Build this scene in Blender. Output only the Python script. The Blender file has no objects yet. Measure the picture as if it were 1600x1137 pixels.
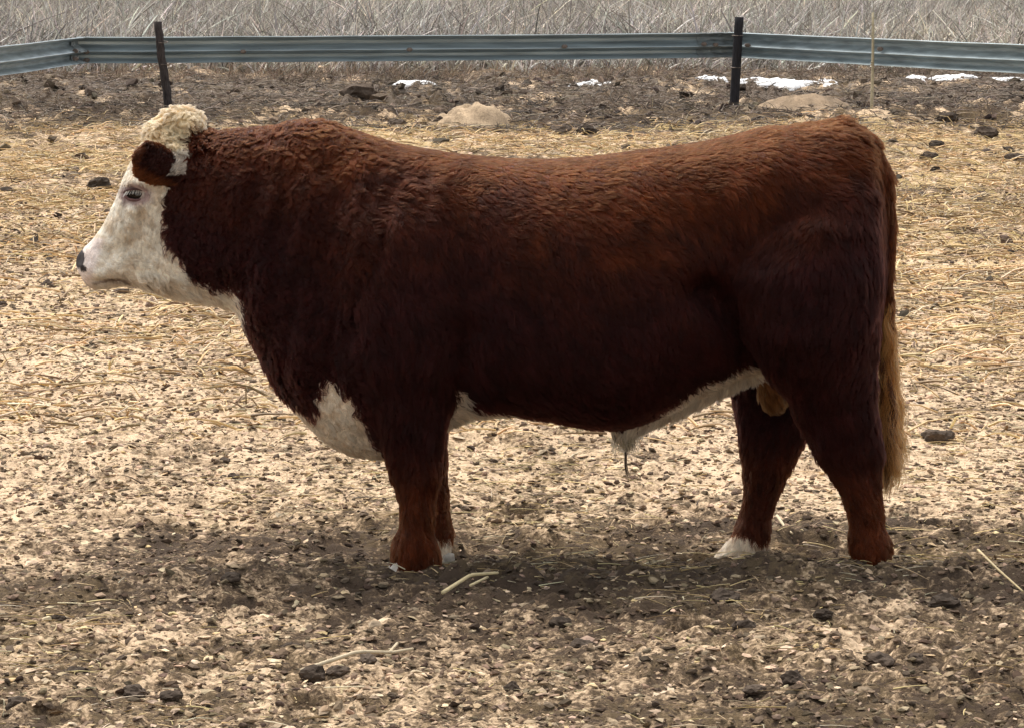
import bpy, math, random
import numpy as np
from mathutils import Vector, Matrix, Euler
from mathutils.kdtree import KDTree

SC = bpy.context.scene
COL = SC.collection
R = math.radians

# ------------------------------------------------------------------ camera
FPX, CAMY, CAMH, TILT = 5150.0, -10.0, 1.83, math.atan((568.5 + 58) / 5150.0)
cam_d = bpy.data.cameras.new('camera')
cam = bpy.data.objects.new('camera', cam_d)
COL.objects.link(cam)
cam_d.sensor_width = 36.0
cam_d.lens = 36.0 * FPX / 1600.0
cam_d.clip_start = 0.2
cam_d.clip_end = 2000
cam.location = (0, CAMY, CAMH)
cam.rotation_euler = (math.pi / 2 - TILT, 0, 0)
SC.camera = cam

# ------------------------------------------------------------------ sky, sun, exposure
SUN_EL, SUN_AZ = R(62), R(-28)          # azimuth measured from +Y (behind the bull) towards +X
w = bpy.data.worlds.new('World')
SC.world = w
w.use_nodes = True
nt = w.node_tree
nt.nodes.clear()
sky = nt.nodes.new('ShaderNodeTexSky')
sky.sky_type = 'NISHITA'
sky.sun_disc = False
sky.sun_elevation = SUN_EL
sky.sun_rotation = SUN_AZ
sky.air_density = 1.0
sky.dust_density = 3.0
hs = nt.nodes.new('ShaderNodeHueSaturation')
hs.inputs['Saturation'].default_value = 0.14
bg = nt.nodes.new('ShaderNodeBackground')
bg.inputs['Strength'].default_value = 0.13
ow = nt.nodes.new('ShaderNodeOutputWorld')
nt.links.new(sky.outputs[0], hs.inputs['Color'])
nt.links.new(hs.outputs[0], bg.inputs['Color'])
nt.links.new(bg.outputs[0], ow.inputs[0])
sl = bpy.data.lights.new('sun', 'SUN')
sl.energy = 1.5
sl.angle = R(34)
sl.color = (1.0, 0.90, 0.77)
so = bpy.data.objects.new('sun', sl)
COL.objects.link(so)
sd = Vector((math.sin(SUN_AZ) * math.cos(SUN_EL), math.cos(SUN_AZ) * math.cos(SUN_EL), math.sin(SUN_EL)))
so.rotation_euler = (-sd).to_track_quat('-Z', 'Y').to_euler()
so.location = (0, 0, 20)
SC.view_settings.view_transform = 'Standard'
SC.view_settings.look = 'None'
SC.view_settings.gamma = 1.0
SC.view_settings.exposure = 1.05
SC.render.engine = 'CYCLES'
SC.cycles.use_denoising = True
SC.cycles.denoiser = 'OPENIMAGEDENOISE'
SC.cycles.denoising_input_passes = 'RGB_ALBEDO_NORMAL'
SC.cycles.use_adaptive_sampling = True
SC.cycles.adaptive_threshold = 0.02
SC.cycles.max_bounces = 10
SC.cycles.transmission_bounces = 8

# ------------------------------------------------------------------ pixel <-> world helpers (used to measure the photo)
ct, st = math.cos(TILT), math.sin(TILT)

def at(px, py, Y=0.0):
    """point on the vertical plane y = Y seen at photo pixel (px, py)"""
    px = np.asarray(px, dtype=np.float64); py = np.asarray(py, dtype=np.float64)
    u = (px - 800.0) / FPX
    v = (568.5 - py) / FPX
    dy = ct + v * st
    dz = -st + v * ct
    s = (Y - CAMY) / dy
    return u * s, CAMH + dz * s

def proj(x, y, z):
    ry = y - CAMY
    rz = z - CAMH
    dep = ry * ct - rz * st
    up = ry * st + rz * ct
    return 800.0 + FPX * x / dep, 568.5 - FPX * up / dep

# ------------------------------------------------------------------ noise
_rs = np.random.RandomState(7)
_PERM = _rs.permutation(1 << 16).astype(np.int64)
_VAL = (_rs.rand(1 << 16) * 2 - 1).astype(np.float32)

def _h(*ii):
    k = np.zeros_like(ii[0])
    for a in ii:
        k = _PERM[(k + a * 7919) & 0xFFFF]
    return _VAL[k]

def noise2(x, y):
    xi = np.floor(x); yi = np.floor(y)
    fx = (x - xi).astype(np.float32); fy = (y - yi).astype(np.float32)
    xi = xi.astype(np.int64); yi = yi.astype(np.int64)
    sx = fx * fx * fx * (fx * (fx * 6 - 15) + 10)
    sy = fy * fy * fy * (fy * (fy * 6 - 15) + 10)
    a = _h(xi, yi); b = _h(xi + 1, yi); c = _h(xi, yi + 1); d = _h(xi + 1, yi + 1)
    return (a + (b - a) * sx) * (1 - sy) + (c + (d - c) * sx) * sy

def noise3(x, y, z):
    xi = np.floor(x); yi = np.floor(y); zi = np.floor(z)
    fx = (x - xi).astype(np.float32); fy = (y - yi).astype(np.float32); fz = (z - zi).astype(np.float32)
    xi = xi.astype(np.int64); yi = yi.astype(np.int64); zi = zi.astype(np.int64)
    sx = fx * fx * (3 - 2 * fx); sy = fy * fy * (3 - 2 * fy); sz = fz * fz * (3 - 2 * fz)
    r = 0
    for dz in (0, 1):
        a = _h(xi, yi, zi + dz); b = _h(xi + 1, yi, zi + dz)
        c = _h(xi, yi + 1, zi + dz); d = _h(xi + 1, yi + 1, zi + dz)
        p = (a + (b - a) * sx) * (1 - sy) + (c + (d - c) * sx) * sy
        r = r + p * (sz if dz else 1 - sz)
    return r

def fbm2(x, y, f, o=3):
    s, a, t = 0, 1.0, 0
    for i in range(o):
        s = s + a * noise2(x * f + 17.3 * i, y * f - 9.1 * i); t += a
        a *= 0.55; f *= 2.03
    return s / t

def sstep(a, b, x):
    t = np.clip((x - a) / (b - a), 0, 1)
    return t * t * (3 - 2 * t)

# ------------------------------------------------------------------ object helpers
def tag(o, label=None, cat=None, group=None, kind=None):
    if label: o['label'] = label
    if cat: o['category'] = cat
    if group: o['group'] = group
    if kind: o['kind'] = kind
    return o

def empty(name, loc=(0, 0, 0)):
    o = bpy.data.objects.new(name, None)
    COL.objects.link(o)
    o.location = loc
    o.empty_display_size = 0.1
    return o

def mk(name, V, F, mat, parent=None, col=None, smooth=True):
    """mesh object from numpy arrays; F is a list of (n,k) face arrays; V in world space"""
    V = np.asarray(V, dtype=np.float32)
    if not isinstance(F, (list, tuple)) or (len(F) and not isinstance(F[0], np.ndarray)):
        F = [np.asarray(F)]
    if parent is not None:
        V = V - np.array(parent_world(parent), dtype=np.float32)
    me = bpy.data.meshes.new(name)
    me.vertices.add(len(V))
    me.vertices.foreach_set('co', V.ravel())
    nl = sum(f.size for f in F); nf = sum(len(f) for f in F)
    me.loops.add(nl)
    me.loops.foreach_set('vertex_index', np.concatenate([f.ravel() for f in F]).astype(np.int32))
    me.polygons.add(nf)
    tot = np.concatenate([np.full(len(f), f.shape[1]) for f in F]).astype(np.int32)
    start = np.concatenate([[0], np.cumsum(tot)[:-1]]).astype(np.int32)
    me.polygons.foreach_set('loop_start', start)
    me.polygons.foreach_set('loop_total', tot)
    me.polygons.foreach_set('use_smooth', np.full(nf, smooth, dtype=bool))
    me.update(calc_edges=True)
    if col is not None:
        a = me.attributes.new('col', 'FLOAT_COLOR', 'POINT')
        c = np.ones((len(V), 4), dtype=np.float32)
        c[:, :3] = col
        a.data.foreach_set('color', c.ravel())
    me.validate()
    o = bpy.data.objects.new(name, me)
    COL.objects.link(o)
    if mat: me.materials.append(mat)
    if parent is not None:
        o.parent = parent
    return o

def parent_world(p):
    v = Vector((0, 0, 0))
    while p is not None:
        v += p.location
        p = p.parent
    return v

class MB:
    def __init__(s): s.V = []; s.F = []; s.C = []; s.n = 0
    def add(s, V, F, c=None):
        V = np.asarray(V, dtype=np.float32)
        s.V.append(V); s.F.append(np.asarray(F) + s.n); s.n += len(V)
        if c is not None: s.C.append(np.broadcast_to(np.asarray(c, dtype=np.float32), (len(V), 3)))
    def build(s, name, mat, parent=None, smooth=True):
        return mk(name, np.concatenate(s.V), s.F, mat, parent, np.concatenate(s.C) if s.C else None, smooth)

def tube(path, rad, n=8, jit=0.0, rs=None, cap=True):
    """closed tube along path; returns V, [quads, caps as tris]"""
    path = np.asarray(path, dtype=np.float64); K = len(path)
    rad = np.broadcast_to(np.asarray(rad, dtype=np.float64), (K,))
    t = np.gradient(path, axis=0); t /= np.linalg.norm(t, axis=1)[:, None]
    ref = np.array([0, 1.0, 0]) if abs(t[0][1]) < 0.9 else np.array([1.0, 0, 0])
    V = []
    ang = np.arange(n) * 2 * math.pi / n
    prof = np.ones(n) if rs is None else 1 + jit * (rs.rand(n) - 0.5) * 2
    for k in range(K):
        a = np.cross(t[k], ref); a /= np.linalg.norm(a)
        b = np.cross(t[k], a)
        rr = rad[k] * prof * (1 if rs is None else 1 + 0.5 * jit * (rs.rand(n) - 0.5))
        V.append(path[k] + a * (np.cos(ang) * rr)[:, None] + b * (np.sin(ang) * rr)[:, None])
    V = np.concatenate(V + [path[:1], path[-1:]])
    i = np.arange(n); j = (i + 1) % n
    Q = np.concatenate([np.stack([k * n + i, k * n + j, (k + 1) * n + j, (k + 1) * n + i], 1) for k in range(K - 1)])
    a, b = K * n, K * n + 1
    T = np.concatenate([np.stack([j, i, np.full(n, a)], 1), np.stack([(K - 1) * n + i, (K - 1) * n + j, np.full(n, b)], 1)])
    return V, Q, T

def tube_into(mb, *a, c=None, **k):
    V, Q, T = tube(*a, **k)
    base = mb.n
    mb.add(V, Q, c)
    mb.F.append(T + base)

# ------------------------------------------------------------------ materials
def mat_attr(name, rough=0.9, spec=0.2, fine=0.0, fscale=60, bump=0.0, bscale=80, sheen=0.0, transl=0.0):
    """principled material whose base colour is the mesh colour attribute, broken up by fine procedural noise"""
    m = bpy.data.materials.new(name); m.use_nodes = True
    t = m.node_tree; b = t.nodes['Principled BSDF']
    a = t.nodes.new('ShaderNodeAttribute'); a.attribute_name = 'col'
    src = a.outputs['Color']
    b.inputs['Roughness'].default_value = rough
    b.inputs['Specular IOR Level'].default_value = spec
    tc = t.nodes.new('ShaderNodeTexCoord')
    if fine:
        n = t.nodes.new('ShaderNodeTexNoise'); n.inputs['Scale'].default_value = fscale; n.inputs['Detail'].default_value = 5
        t.links.new(tc.outputs['Object'], n.inputs['Vector'])
        mr = t.nodes.new('ShaderNodeMapRange')
        mr.inputs['From Min'].default_value = 0.3; mr.inputs['From Max'].default_value = 0.7
        mr.inputs['To Min'].default_value = 1 - fine; mr.inputs['To Max'].default_value = 1 + fine
        t.links.new(n.outputs['Fac'], mr.inputs['Value'])
        vm = t.nodes.new('ShaderNodeVectorMath'); vm.operation = 'SCALE'
        t.links.new(src, vm.inputs[0]); t.links.new(mr.outputs[0], vm.inputs['Scale'])
        src = vm.outputs[0]
    t.links.new(src, b.inputs['Base Color'])
    if bump:
        n2 = t.nodes.new('ShaderNodeTexNoise'); n2.inputs['Scale'].default_value = bscale; n2.inputs['Detail'].default_value = 6
        t.links.new(tc.outputs['Object'], n2.inputs['Vector'])
        bp = t.nodes.new('ShaderNodeBump'); bp.inputs['Strength'].default_value = 0.8; bp.inputs['Distance'].default_value = bump
        t.links.new(n2.outputs['Fac'], bp.inputs['Height'])
        t.links.new(bp.outputs[0], b.inputs['Normal'])
    if transl:
        tr = t.nodes.new('ShaderNodeBsdfTranslucent'); t.links.new(src, tr.inputs['Color'])
        mx = t.nodes.new('ShaderNodeMixShader'); mx.inputs[0].default_value = transl
        out = t.nodes['Material Output']
        t.links.new(b.outputs[0], mx.inputs[1]); t.links.new(tr.outputs[0], mx.inputs[2]); t.links.new(mx.outputs[0], out.inputs[0])
    return m

def mat_plain(name, col, rough=0.6, spec=0.3, metal=0.0, var=0.25, scale=20, bump=0.0, stretch=(1, 1, 1)):
    m = bpy.data.materials.new(name); m.use_nodes = True
    t = m.node_tree; b = t.nodes['Principled BSDF']
    b.inputs['Roughness'].default_value = rough; b.inputs['Metallic'].default_value = metal
    b.inputs['Specular IOR Level'].default_value = spec
    tc = t.nodes.new('ShaderNodeTexCoord'); mp = t.nodes.new('ShaderNodeMapping'); mp.inputs['Scale'].default_value = stretch
    n = t.nodes.new('ShaderNodeTexNoise'); n.inputs['Scale'].default_value = scale; n.inputs['Detail'].default_value = 6
    t.links.new(tc.outputs['Object'], mp.inputs[0]); t.links.new(mp.outputs[0], n.inputs['Vector'])
    cr = t.nodes.new('ShaderNodeValToRGB')
    e = cr.color_ramp.elements
    e[0].position = 0.3; e[1].position = 0.7
    e[0].color = (*[c * (1 - var) for c in col], 1); e[1].color = (*[min(1, c * (1 + var)) for c in col], 1)
    t.links.new(n.outputs['Fac'], cr.inputs[0]); t.links.new(cr.outputs[0], b.inputs['Base Color'])
    if bump:
        bp = t.nodes.new('ShaderNodeBump'); bp.inputs['Distance'].default_value = bump
        t.links.new(n.outputs['Fac'], bp.inputs['Height']); t.links.new(bp.outputs[0], b.inputs['Normal'])
    return m

def mat_hair(name, rough=0.35, radial=0.45, hairmix=0.5):
    """fur: hair scattering mixed with a soft diffuse body, coloured per strand"""
    m = bpy.data.materials.new(name); m.use_nodes = True
    t = m.node_tree; t.nodes.clear()
    a = t.nodes.new('ShaderNodeAttribute'); a.attribute_name = 'col'
    h = t.nodes.new('ShaderNodeBsdfHairPrincipled')
    h.model = 'CHIANG'
    h.parametrization = 'COLOR'
    h.inputs['IOR'].default_value = 1.28
    h.inputs['Roughness'].default_value = rough
    h.inputs['Radial Roughness'].default_value = radial
    t.links.new(a.outputs['Color'], h.inputs['Color'])
    d = t.nodes.new('ShaderNodeBsdfDiffuse')
    t.links.new(a.outputs['Color'], d.inputs['Color'])
    mx = t.nodes.new('ShaderNodeMixShader'); mx.inputs[0].default_value = hairmix
    o = t.nodes.new('ShaderNodeOutputMaterial')
    t.links.new(d.outputs[0], mx.inputs[1]); t.links.new(h.outputs[0], mx.inputs[2]); t.links.new(mx.outputs[0], o.inputs[0])
    return m

def mat_ground():
    """litter over dark soil: attribute R = how bare and damp, G = share of yellow straw, B = grey old hay"""
    m = bpy.data.materials.new('yard dirt'); m.use_nodes = True
    t = m.node_tree; b = t.nodes['Principled BSDF']; L = t.links.new
    b.inputs['Roughness'].default_value = 0.95; b.inputs['Specular IOR Level'].default_value = 0.1
    a = t.nodes.new('ShaderNodeAttribute'); a.attribute_name = 'col'
    sp = t.nodes.new('ShaderNodeSeparateColor'); L(a.outputs['Color'], sp.inputs[0])
    tc = t.nodes.new('ShaderNodeTexCoord')
    def nz(scale, detail, rough=0.6, off=0.0, dist=0.0):
        mp = t.nodes.new('ShaderNodeMapping'); mp.inputs['Location'].default_value = (off, off * 2, 0); L(tc.outputs['Object'], mp.inputs[0])
        n = t.nodes.new('ShaderNodeTexNoise'); n.inputs['Scale'].default_value = scale; n.inputs['Detail'].default_value = detail
        n.inputs['Roughness'].default_value = rough; n.inputs['Distortion'].default_value = dist
        L(mp.outputs[0], n.inputs['Vector']); return n.outputs['Fac']
    def mth(op, x, y):
        n = t.nodes.new('ShaderNodeMath'); n.operation = op
        for i, q in enumerate((x, y)):
            if isinstance(q, (int, float)): n.inputs[i].default_value = q
            else: L(q, n.inputs[i])
        return n.outputs[0]
    n1 = nz(32, 6, 0.72, 1.0, 0.6); n2 = nz(75, 4, 0.65, 5.0, 0.4); n3 = nz(9, 3, 0.6, 9.0)
    k = mth('ADD', sp.outputs[0], mth('MULTIPLY', mth('SUBTRACT', n1, 0.5), 2.7))
    k = mth('ADD', k, mth('MULTIPLY', mth('SUBTRACT', n2, 0.5), 1.5))
    k = mth('ADD', k, mth('MULTIPLY', mth('SUBTRACT', n3, 0.5), 1.2))
    cr = t.nodes.new('ShaderNodeValToRGB'); L(k, cr.inputs[0])
    e = cr.color_ramp.elements
    e[0].position = 0.0; e[0].color = (0.70, 0.525, 0.355, 1); e[1].position = 1.0; e[1].color = (0.068, 0.048, 0.034, 1)
    for p, c in ((0.30, (0.46, 0.338, 0.222, 1)), (0.52, (0.235, 0.168, 0.108, 1)), (0.75, (0.110, 0.077, 0.050, 1))):
        x = e.new(p); x.color = c
    st_ = t.nodes.new('ShaderNodeMix'); st_.data_type = 'RGBA'
    yf = mth('MULTIPLY', sp.outputs[1], mth('GREATER_THAN', nz(34, 3, 0.6, 3.0), 0.47))
    L(yf, st_.inputs['Factor']); L(cr.outputs[0], st_.inputs['A']); st_.inputs['B'].default_value = (0.50, 0.365, 0.17, 1)
    gr = t.nodes.new('ShaderNodeMix'); gr.data_type = 'RGBA'
    L(mth('MULTIPLY', sp.outputs[2], mth('GREATER_THAN', nz(12, 4, 0.7, 7.0), 0.52)), gr.inputs['Factor']); L(st_.outputs['Result'], gr.inputs['A']); gr.inputs['B'].default_value = (0.20, 0.165, 0.135, 1)
    L(gr.outputs['Result'], b.inputs['Base Color'])
    bp = t.nodes.new('ShaderNodeBump'); bp.inputs['Distance'].default_value = 0.014; bp.inputs['Strength'].default_value = 0.9
    L(mth('ADD', n1, mth('MULTIPLY', n2, 0.6)), bp.inputs['Height']); L(bp.outputs[0], b.inputs['Normal'])
    return m
M_GROUND = mat_ground()
M_CLOD = mat_attr('dirt clods', 0.95, 0.12, fine=0.3, fscale=50, bump=0.004, bscale=90)
M_STRAW = mat_attr('straw', 0.6, 0.3, fine=0.15, fscale=40, transl=0.15)
M_GRASS = mat_attr('dry grass', 0.8, 0.15, transl=0.2)
M_BODY = mat_attr('hide', 0.7, 0.2, fine=0.2, fscale=60)
M_FUR = mat_hair('coat hair')
M_SNOW = mat_plain('old snow', (0.82, 0.83, 0.85), 0.6, 0.3, var=0.06, scale=9, bump=0.02)
M_STEEL = mat_plain('galvanised steel', (0.31, 0.37, 0.39), 0.40, 0.5, metal=0.45, var=0.35, scale=3, stretch=(0.4, 1, 9))
M_BOLT = mat_plain('rusty bolt steel', (0.16, 0.13, 0.11), 0.6, 0.4, metal=0.4, var=0.4, scale=40)
M_WOOD = mat_plain('weathered wood', (0.055, 0.045, 0.042), 0.85, 0.2, var=0.55, scale=25, bump=0.012, stretch=(3, 3, 0.5))
M_WOOD2 = mat_plain('dark treated wood', (0.022, 0.021, 0.024), 0.8, 0.2, var=0.45, scale=22, bump=0.006, stretch=(3, 3, 0.4))
M_STAKE = mat_plain('pale fibreglass rod', (0.42, 0.37, 0.25), 0.6, 0.3, var=0.25, scale=15)
M_HOOF = mat_plain('muddy hoof', (0.50, 0.46, 0.40), 0.75, 0.25, var=0.35, scale=45, bump=0.003)
M_HOOFD = mat_plain('dirty dark hoof', (0.14, 0.105, 0.08), 0.8, 0.25, var=0.4, scale=45, bump=0.003)

# ------------------------------------------------------------------ ground
def ground_large(x, y):
    d = y - CAMY
    h = 0.035 * fbm2(x, y, 0.35, 3) * sstep(0, 4, np.abs(y) + 1)
    # trodden hollow with a low lip in front of the bull's feet
    h = h - 0.040 * np.exp(-((y - 0.14) / 0.20) ** 2) * (0.7 + 0.5 * noise2(x * 1.1, y * 0.5))
    h = h + 0.032 * np.exp(-((y + 0.42) / 0.14) ** 2) * (0.6 + 0.8 * noise2(x * 1.3 + 5, y * 0.6))
    # mud pushed up round the near hind foot
    h = h + 0.035 * np.exp(-((x - 1.00) / 0.30) ** 2 - ((y + 0.42) / 0.14) ** 2)
    # bank of manure and old hay at and behind the fence
    bank = sstep(40.0, 46.0, d) * 0.26 * (0.85 + 0.35 * fbm2(x, y, 0.5, 2))
    ridge = 0.10 * np.exp(-((d - 39.0) / 2.2) ** 2) * (0.6 + 0.9 * fbm2(x, y, 0.45, 2))
    return h + bank + ridge

_hp = np.random.RandomState(55)
PRINTS = [(_hp.uniform(-3.2, 3.2), _hp.uniform(-2.6, 4.5) if k % 3 else _hp.uniform(-0.8, 0.9), _hp.uniform(0.05, 0.075), _hp.uniform(0.014, 0.034), _hp.uniform(-0.7, 0.7)) for k in range(110)]

def hoof_prints(x, y):
    x, y = np.broadcast_arrays(x, y)
    h = np.zeros(x.shape); shp = h.shape
    xf, yf, hf = x.ravel(), y.ravel(), h.ravel()
    cand = np.nonzero((np.abs(xf) < 3.5) & (yf > -3) & (yf < 5))[0]
    if len(cand) == 0: return h
    cx, cy = xf[cand], yf[cand]
    for (a, b, r, dp, an) in PRINTS:
        m = np.nonzero((np.abs(cx - a) < 0.2) & (np.abs(cy - b) < 0.2))[0]
        if len(m) == 0: continue
        dx, dy = cx[m] - a, cy[m] - b
        u = dx * math.cos(an) + dy * math.sin(an); v = -dx * math.sin(an) + dy * math.cos(an)
        q = np.sqrt((u / (r * 1.25)) ** 2 + (v / r) ** 2)
        cleft = 0.5 * np.exp(-(v / (r * 0.16)) ** 2) * (u < r * 0.6)
        hf[cand[m]] += dp * (-(1 - cleft) * np.exp(-q ** 4) + 0.55 * np.exp(-((q - 1.35) / 0.28) ** 2))
    return hf.reshape(shp)

def ground_fine(x, y, step):
    d = y - CAMY
    rough = (0.75 + 0.6 * fbm2(x, y, 0.6, 2)) * (1 + 0.55 * (1 - sstep(-0.4, 0.9, y)))
    h = 0
    for wl, amp in ((0.34, 0.012), (0.15, 0.010), (0.075, 0.010), (0.038, 0.009)):
        n = np.abs(noise2(x / wl + wl * 311, y / wl * 0.9 - wl * 97)) * 2
        k = sstep(2.0, 3.2, wl / step)
        h = h + amp * rough * (n - 0.45) * k
    h = h + hoof_prints(x, y)
    far = sstep(13, 26, d)
    h = h + far * 0.026 * (np.abs(noise2(x / 0.14, y / 0.30)) * 2 - 0.4)
    bankz = sstep(35.5, 38.5, d) * (1 - sstep(47, 50, d))
    q = fbm2(x, y, 0.8, 2)
    bankz = bankz * (1 - 0.7 * np.exp(-((d - 44.8) / 1.5) ** 2))
    h = h + bankz * (0.5 + 1.2 * q) * (0.11 * (noise2(x / 0.30 + 4, y / 0.7)) + 0.08 * (noise2(x / 0.13, y / 0.4 + 3)) + 0.04 * noise2(x / 0.07, y / 0.25))
    return h

def step_at(y):
    return 0.0015 * np.clip(y - CAMY, 6, 80)

def gz(x, y):
    x = np.asarray(x, dtype=np.float64); y = np.asarray(y, dtype=np.float64)
    return ground_large(x, y) + ground_fine(x, y, step_at(y))

C_LIGHT = np.array([0.50, 0.385, 0.255]); C_MID = np.array([0.27, 0.20, 0.135]); C_DARK = np.array([0.085, 0.063, 0.045])
C_STRAW = np.array([0.52, 0.38, 0.17])

def wetness(x, y):
    """0 dry and littered with chaff .. 1 bare dark soil"""
    d = y - CAMY
    px, py = proj(x, y, 0 * x)
    big = fbm2(x, y * 0.55, 0.9, 3)
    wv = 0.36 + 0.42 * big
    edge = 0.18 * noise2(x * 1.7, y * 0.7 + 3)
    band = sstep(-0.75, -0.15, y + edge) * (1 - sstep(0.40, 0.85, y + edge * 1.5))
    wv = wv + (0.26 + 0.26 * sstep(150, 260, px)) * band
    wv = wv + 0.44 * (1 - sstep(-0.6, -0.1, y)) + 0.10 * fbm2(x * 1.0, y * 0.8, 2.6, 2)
    def spot(cx, cy, rx, ry): return np.exp(-((px - cx) / rx) ** 2 - ((py - cy) / ry) ** 2)
    near = y < 1.0
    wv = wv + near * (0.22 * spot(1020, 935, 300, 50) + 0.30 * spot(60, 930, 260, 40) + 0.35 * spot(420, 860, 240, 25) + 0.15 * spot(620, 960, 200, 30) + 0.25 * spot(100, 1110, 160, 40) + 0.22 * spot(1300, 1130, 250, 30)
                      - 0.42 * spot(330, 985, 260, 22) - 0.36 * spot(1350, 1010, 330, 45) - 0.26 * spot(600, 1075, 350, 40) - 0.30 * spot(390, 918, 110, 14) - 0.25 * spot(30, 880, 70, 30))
    wv = wv - 0.22 * sstep(0.8, 1.4, y) * (1 - sstep(8, 12, y))
    wv = wv + 0.10 * sstep(9, 16, y) * (1 - sstep(24, 27, y))
    wv = wv + 0.62 * sstep(25.6, 28.2, y + 1.6 * noise2(x * 0.5, y * 0.3))
    wv = wv - 0.30 * sstep(36, 38, y)
    return wv

def build_ground():
    ys = [-3.4]
    while ys[-1] < 42:
        ys.append(ys[-1] + float(step_at(np.array(ys[-1]))))
    ys = np.array([-60, -30, -16, -10, -7, -5, -4.2, -3.7] + ys + [43, 45, 48, 52, 58, 66, 80, 110, 160, 240, 400])
    xs = [0.0]
    while xs[-1] < 13.5:
        xs.append(xs[-1] + 0.0105 + 0.010 * max(0, xs[-1] - 2.0))
    xs = np.array(xs[1:] + [14.2, 15, 17, 20, 28, 40, 70, 130, 300])
    xs = np.concatenate([-xs[::-1], [0], xs])
    X, Y = np.meshgrid(xs, ys)
    stp = step_at(Y)
    stx = np.gradient(xs)[None, :] * np.ones_like(Y)
    Z = ground_large(X, Y) + ground_fine(X, Y, np.maximum(stp, stx)) * (Y < 43) * (np.abs(X) < 14)
    # what lies on the dirt where
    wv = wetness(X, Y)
    f1 = noise2(X / 0.085, Y / 0.13); f2 = noise2(X / 0.042 + 9, Y / 0.075)
    g1 = noise2(X / 0.17 + 3, Y / 0.42); g2 = noise2(X / 0.085 + 1, Y / 0.24)
    far = sstep(3, 13, Y)
    fk = (0.4 * f1 + 0.35 * f2) * (1 - 0.6 * far) + (0.5 * g1 + 0.45 * g2) * far
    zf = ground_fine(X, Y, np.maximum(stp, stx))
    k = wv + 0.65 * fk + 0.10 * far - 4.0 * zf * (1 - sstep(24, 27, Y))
    bank = sstep(25.5, 28.5, Y)
    k = k + bank * (0.55 * noise2(X / 0.26, Y / 0.7 + 8) + 0.5 * noise2(X / 0.12, Y / 0.4))
    yl = np.clip((sstep(4, 13, Y) * (1 - sstep(26, 28, Y)) * 0.75 + 0.10) * sstep(-0.2, 0.5, fbm2(X, Y, 1.3, 2) + 0.4 * f2), 0, 1)
    grey = sstep(28, 34, Y) * 0.75
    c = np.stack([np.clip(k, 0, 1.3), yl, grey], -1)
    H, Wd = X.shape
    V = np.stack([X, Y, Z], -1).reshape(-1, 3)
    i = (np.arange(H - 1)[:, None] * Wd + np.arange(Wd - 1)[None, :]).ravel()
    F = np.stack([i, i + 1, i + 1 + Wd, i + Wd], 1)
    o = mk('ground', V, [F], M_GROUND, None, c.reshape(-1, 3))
    tag(o, kind='structure')
    return o

build_ground()

# ------------------------------------------------------------------ scattered litter (numpy-baked)
def frustum_points(n, d0, d1, rs, margin=1.35, power=1.0):
    """random ground points in the wedge of yard in front of the lens, wider than the picture"""
    d = np.exp(rs.uniform(np.log(d0), np.log(d1), n)) if power == 0 else (rs.uniform(d0 ** power, d1 ** power, n)) ** (1 / power)
    hw = 0.155 * d * (margin + 0.35 * sstep(15, 38, d)) + 0.5
    x = rs.uniform(-1, 1, n) * hw
    return x, d + CAMY

def ico():
    t = (1 + 5 ** 0.5) / 2
    v = np.array([[-1, t, 0], [1, t, 0], [-1, -t, 0], [1, -t, 0], [0, -1, t], [0, 1, t], [0, -1, -t], [0, 1, -t], [t, 0, -1], [t, 0, 1], [-t, 0, -1], [-t, 0, 1]], float)
    v /= np.linalg.norm(v, axis=1)[:, None]
    f = np.array([[0, 11, 5], [0, 5, 1], [0, 1, 7], [0, 7, 10], [0, 10, 11], [1, 5, 9], [5, 11, 4], [11, 10, 2], [10, 7, 6], [7, 1, 8], [3, 9, 4], [3, 4, 2], [3, 2, 6], [3, 6, 8], [3, 8, 9], [4, 9, 5], [2, 4, 11], [6, 2, 10], [8, 6, 7], [9, 8, 1]])
    return v, f

def ico_sub(v, f, n=1):
    for _ in range(n):
        cache = {}; v = list(map(tuple, v)); nf = []
        def mid(a, b):
            k = (min(a, b), max(a, b))
            if k not in cache:
                p = np.array(v[a]) + np.array(v[b]); p /= np.linalg.norm(p)
                cache[k] = len(v); v.append(tuple(p))
            return cache[k]
        for a, b, c in f:
            ab, bc, ca = mid(a, b), mid(b, c), mid(c, a)
            nf += [[a, ab, ca], [b, bc, ab], [c, ca, bc], [ab, bc, ca]]
        v = np.array(v); f = np.array(nf)
    return v, f

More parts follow.
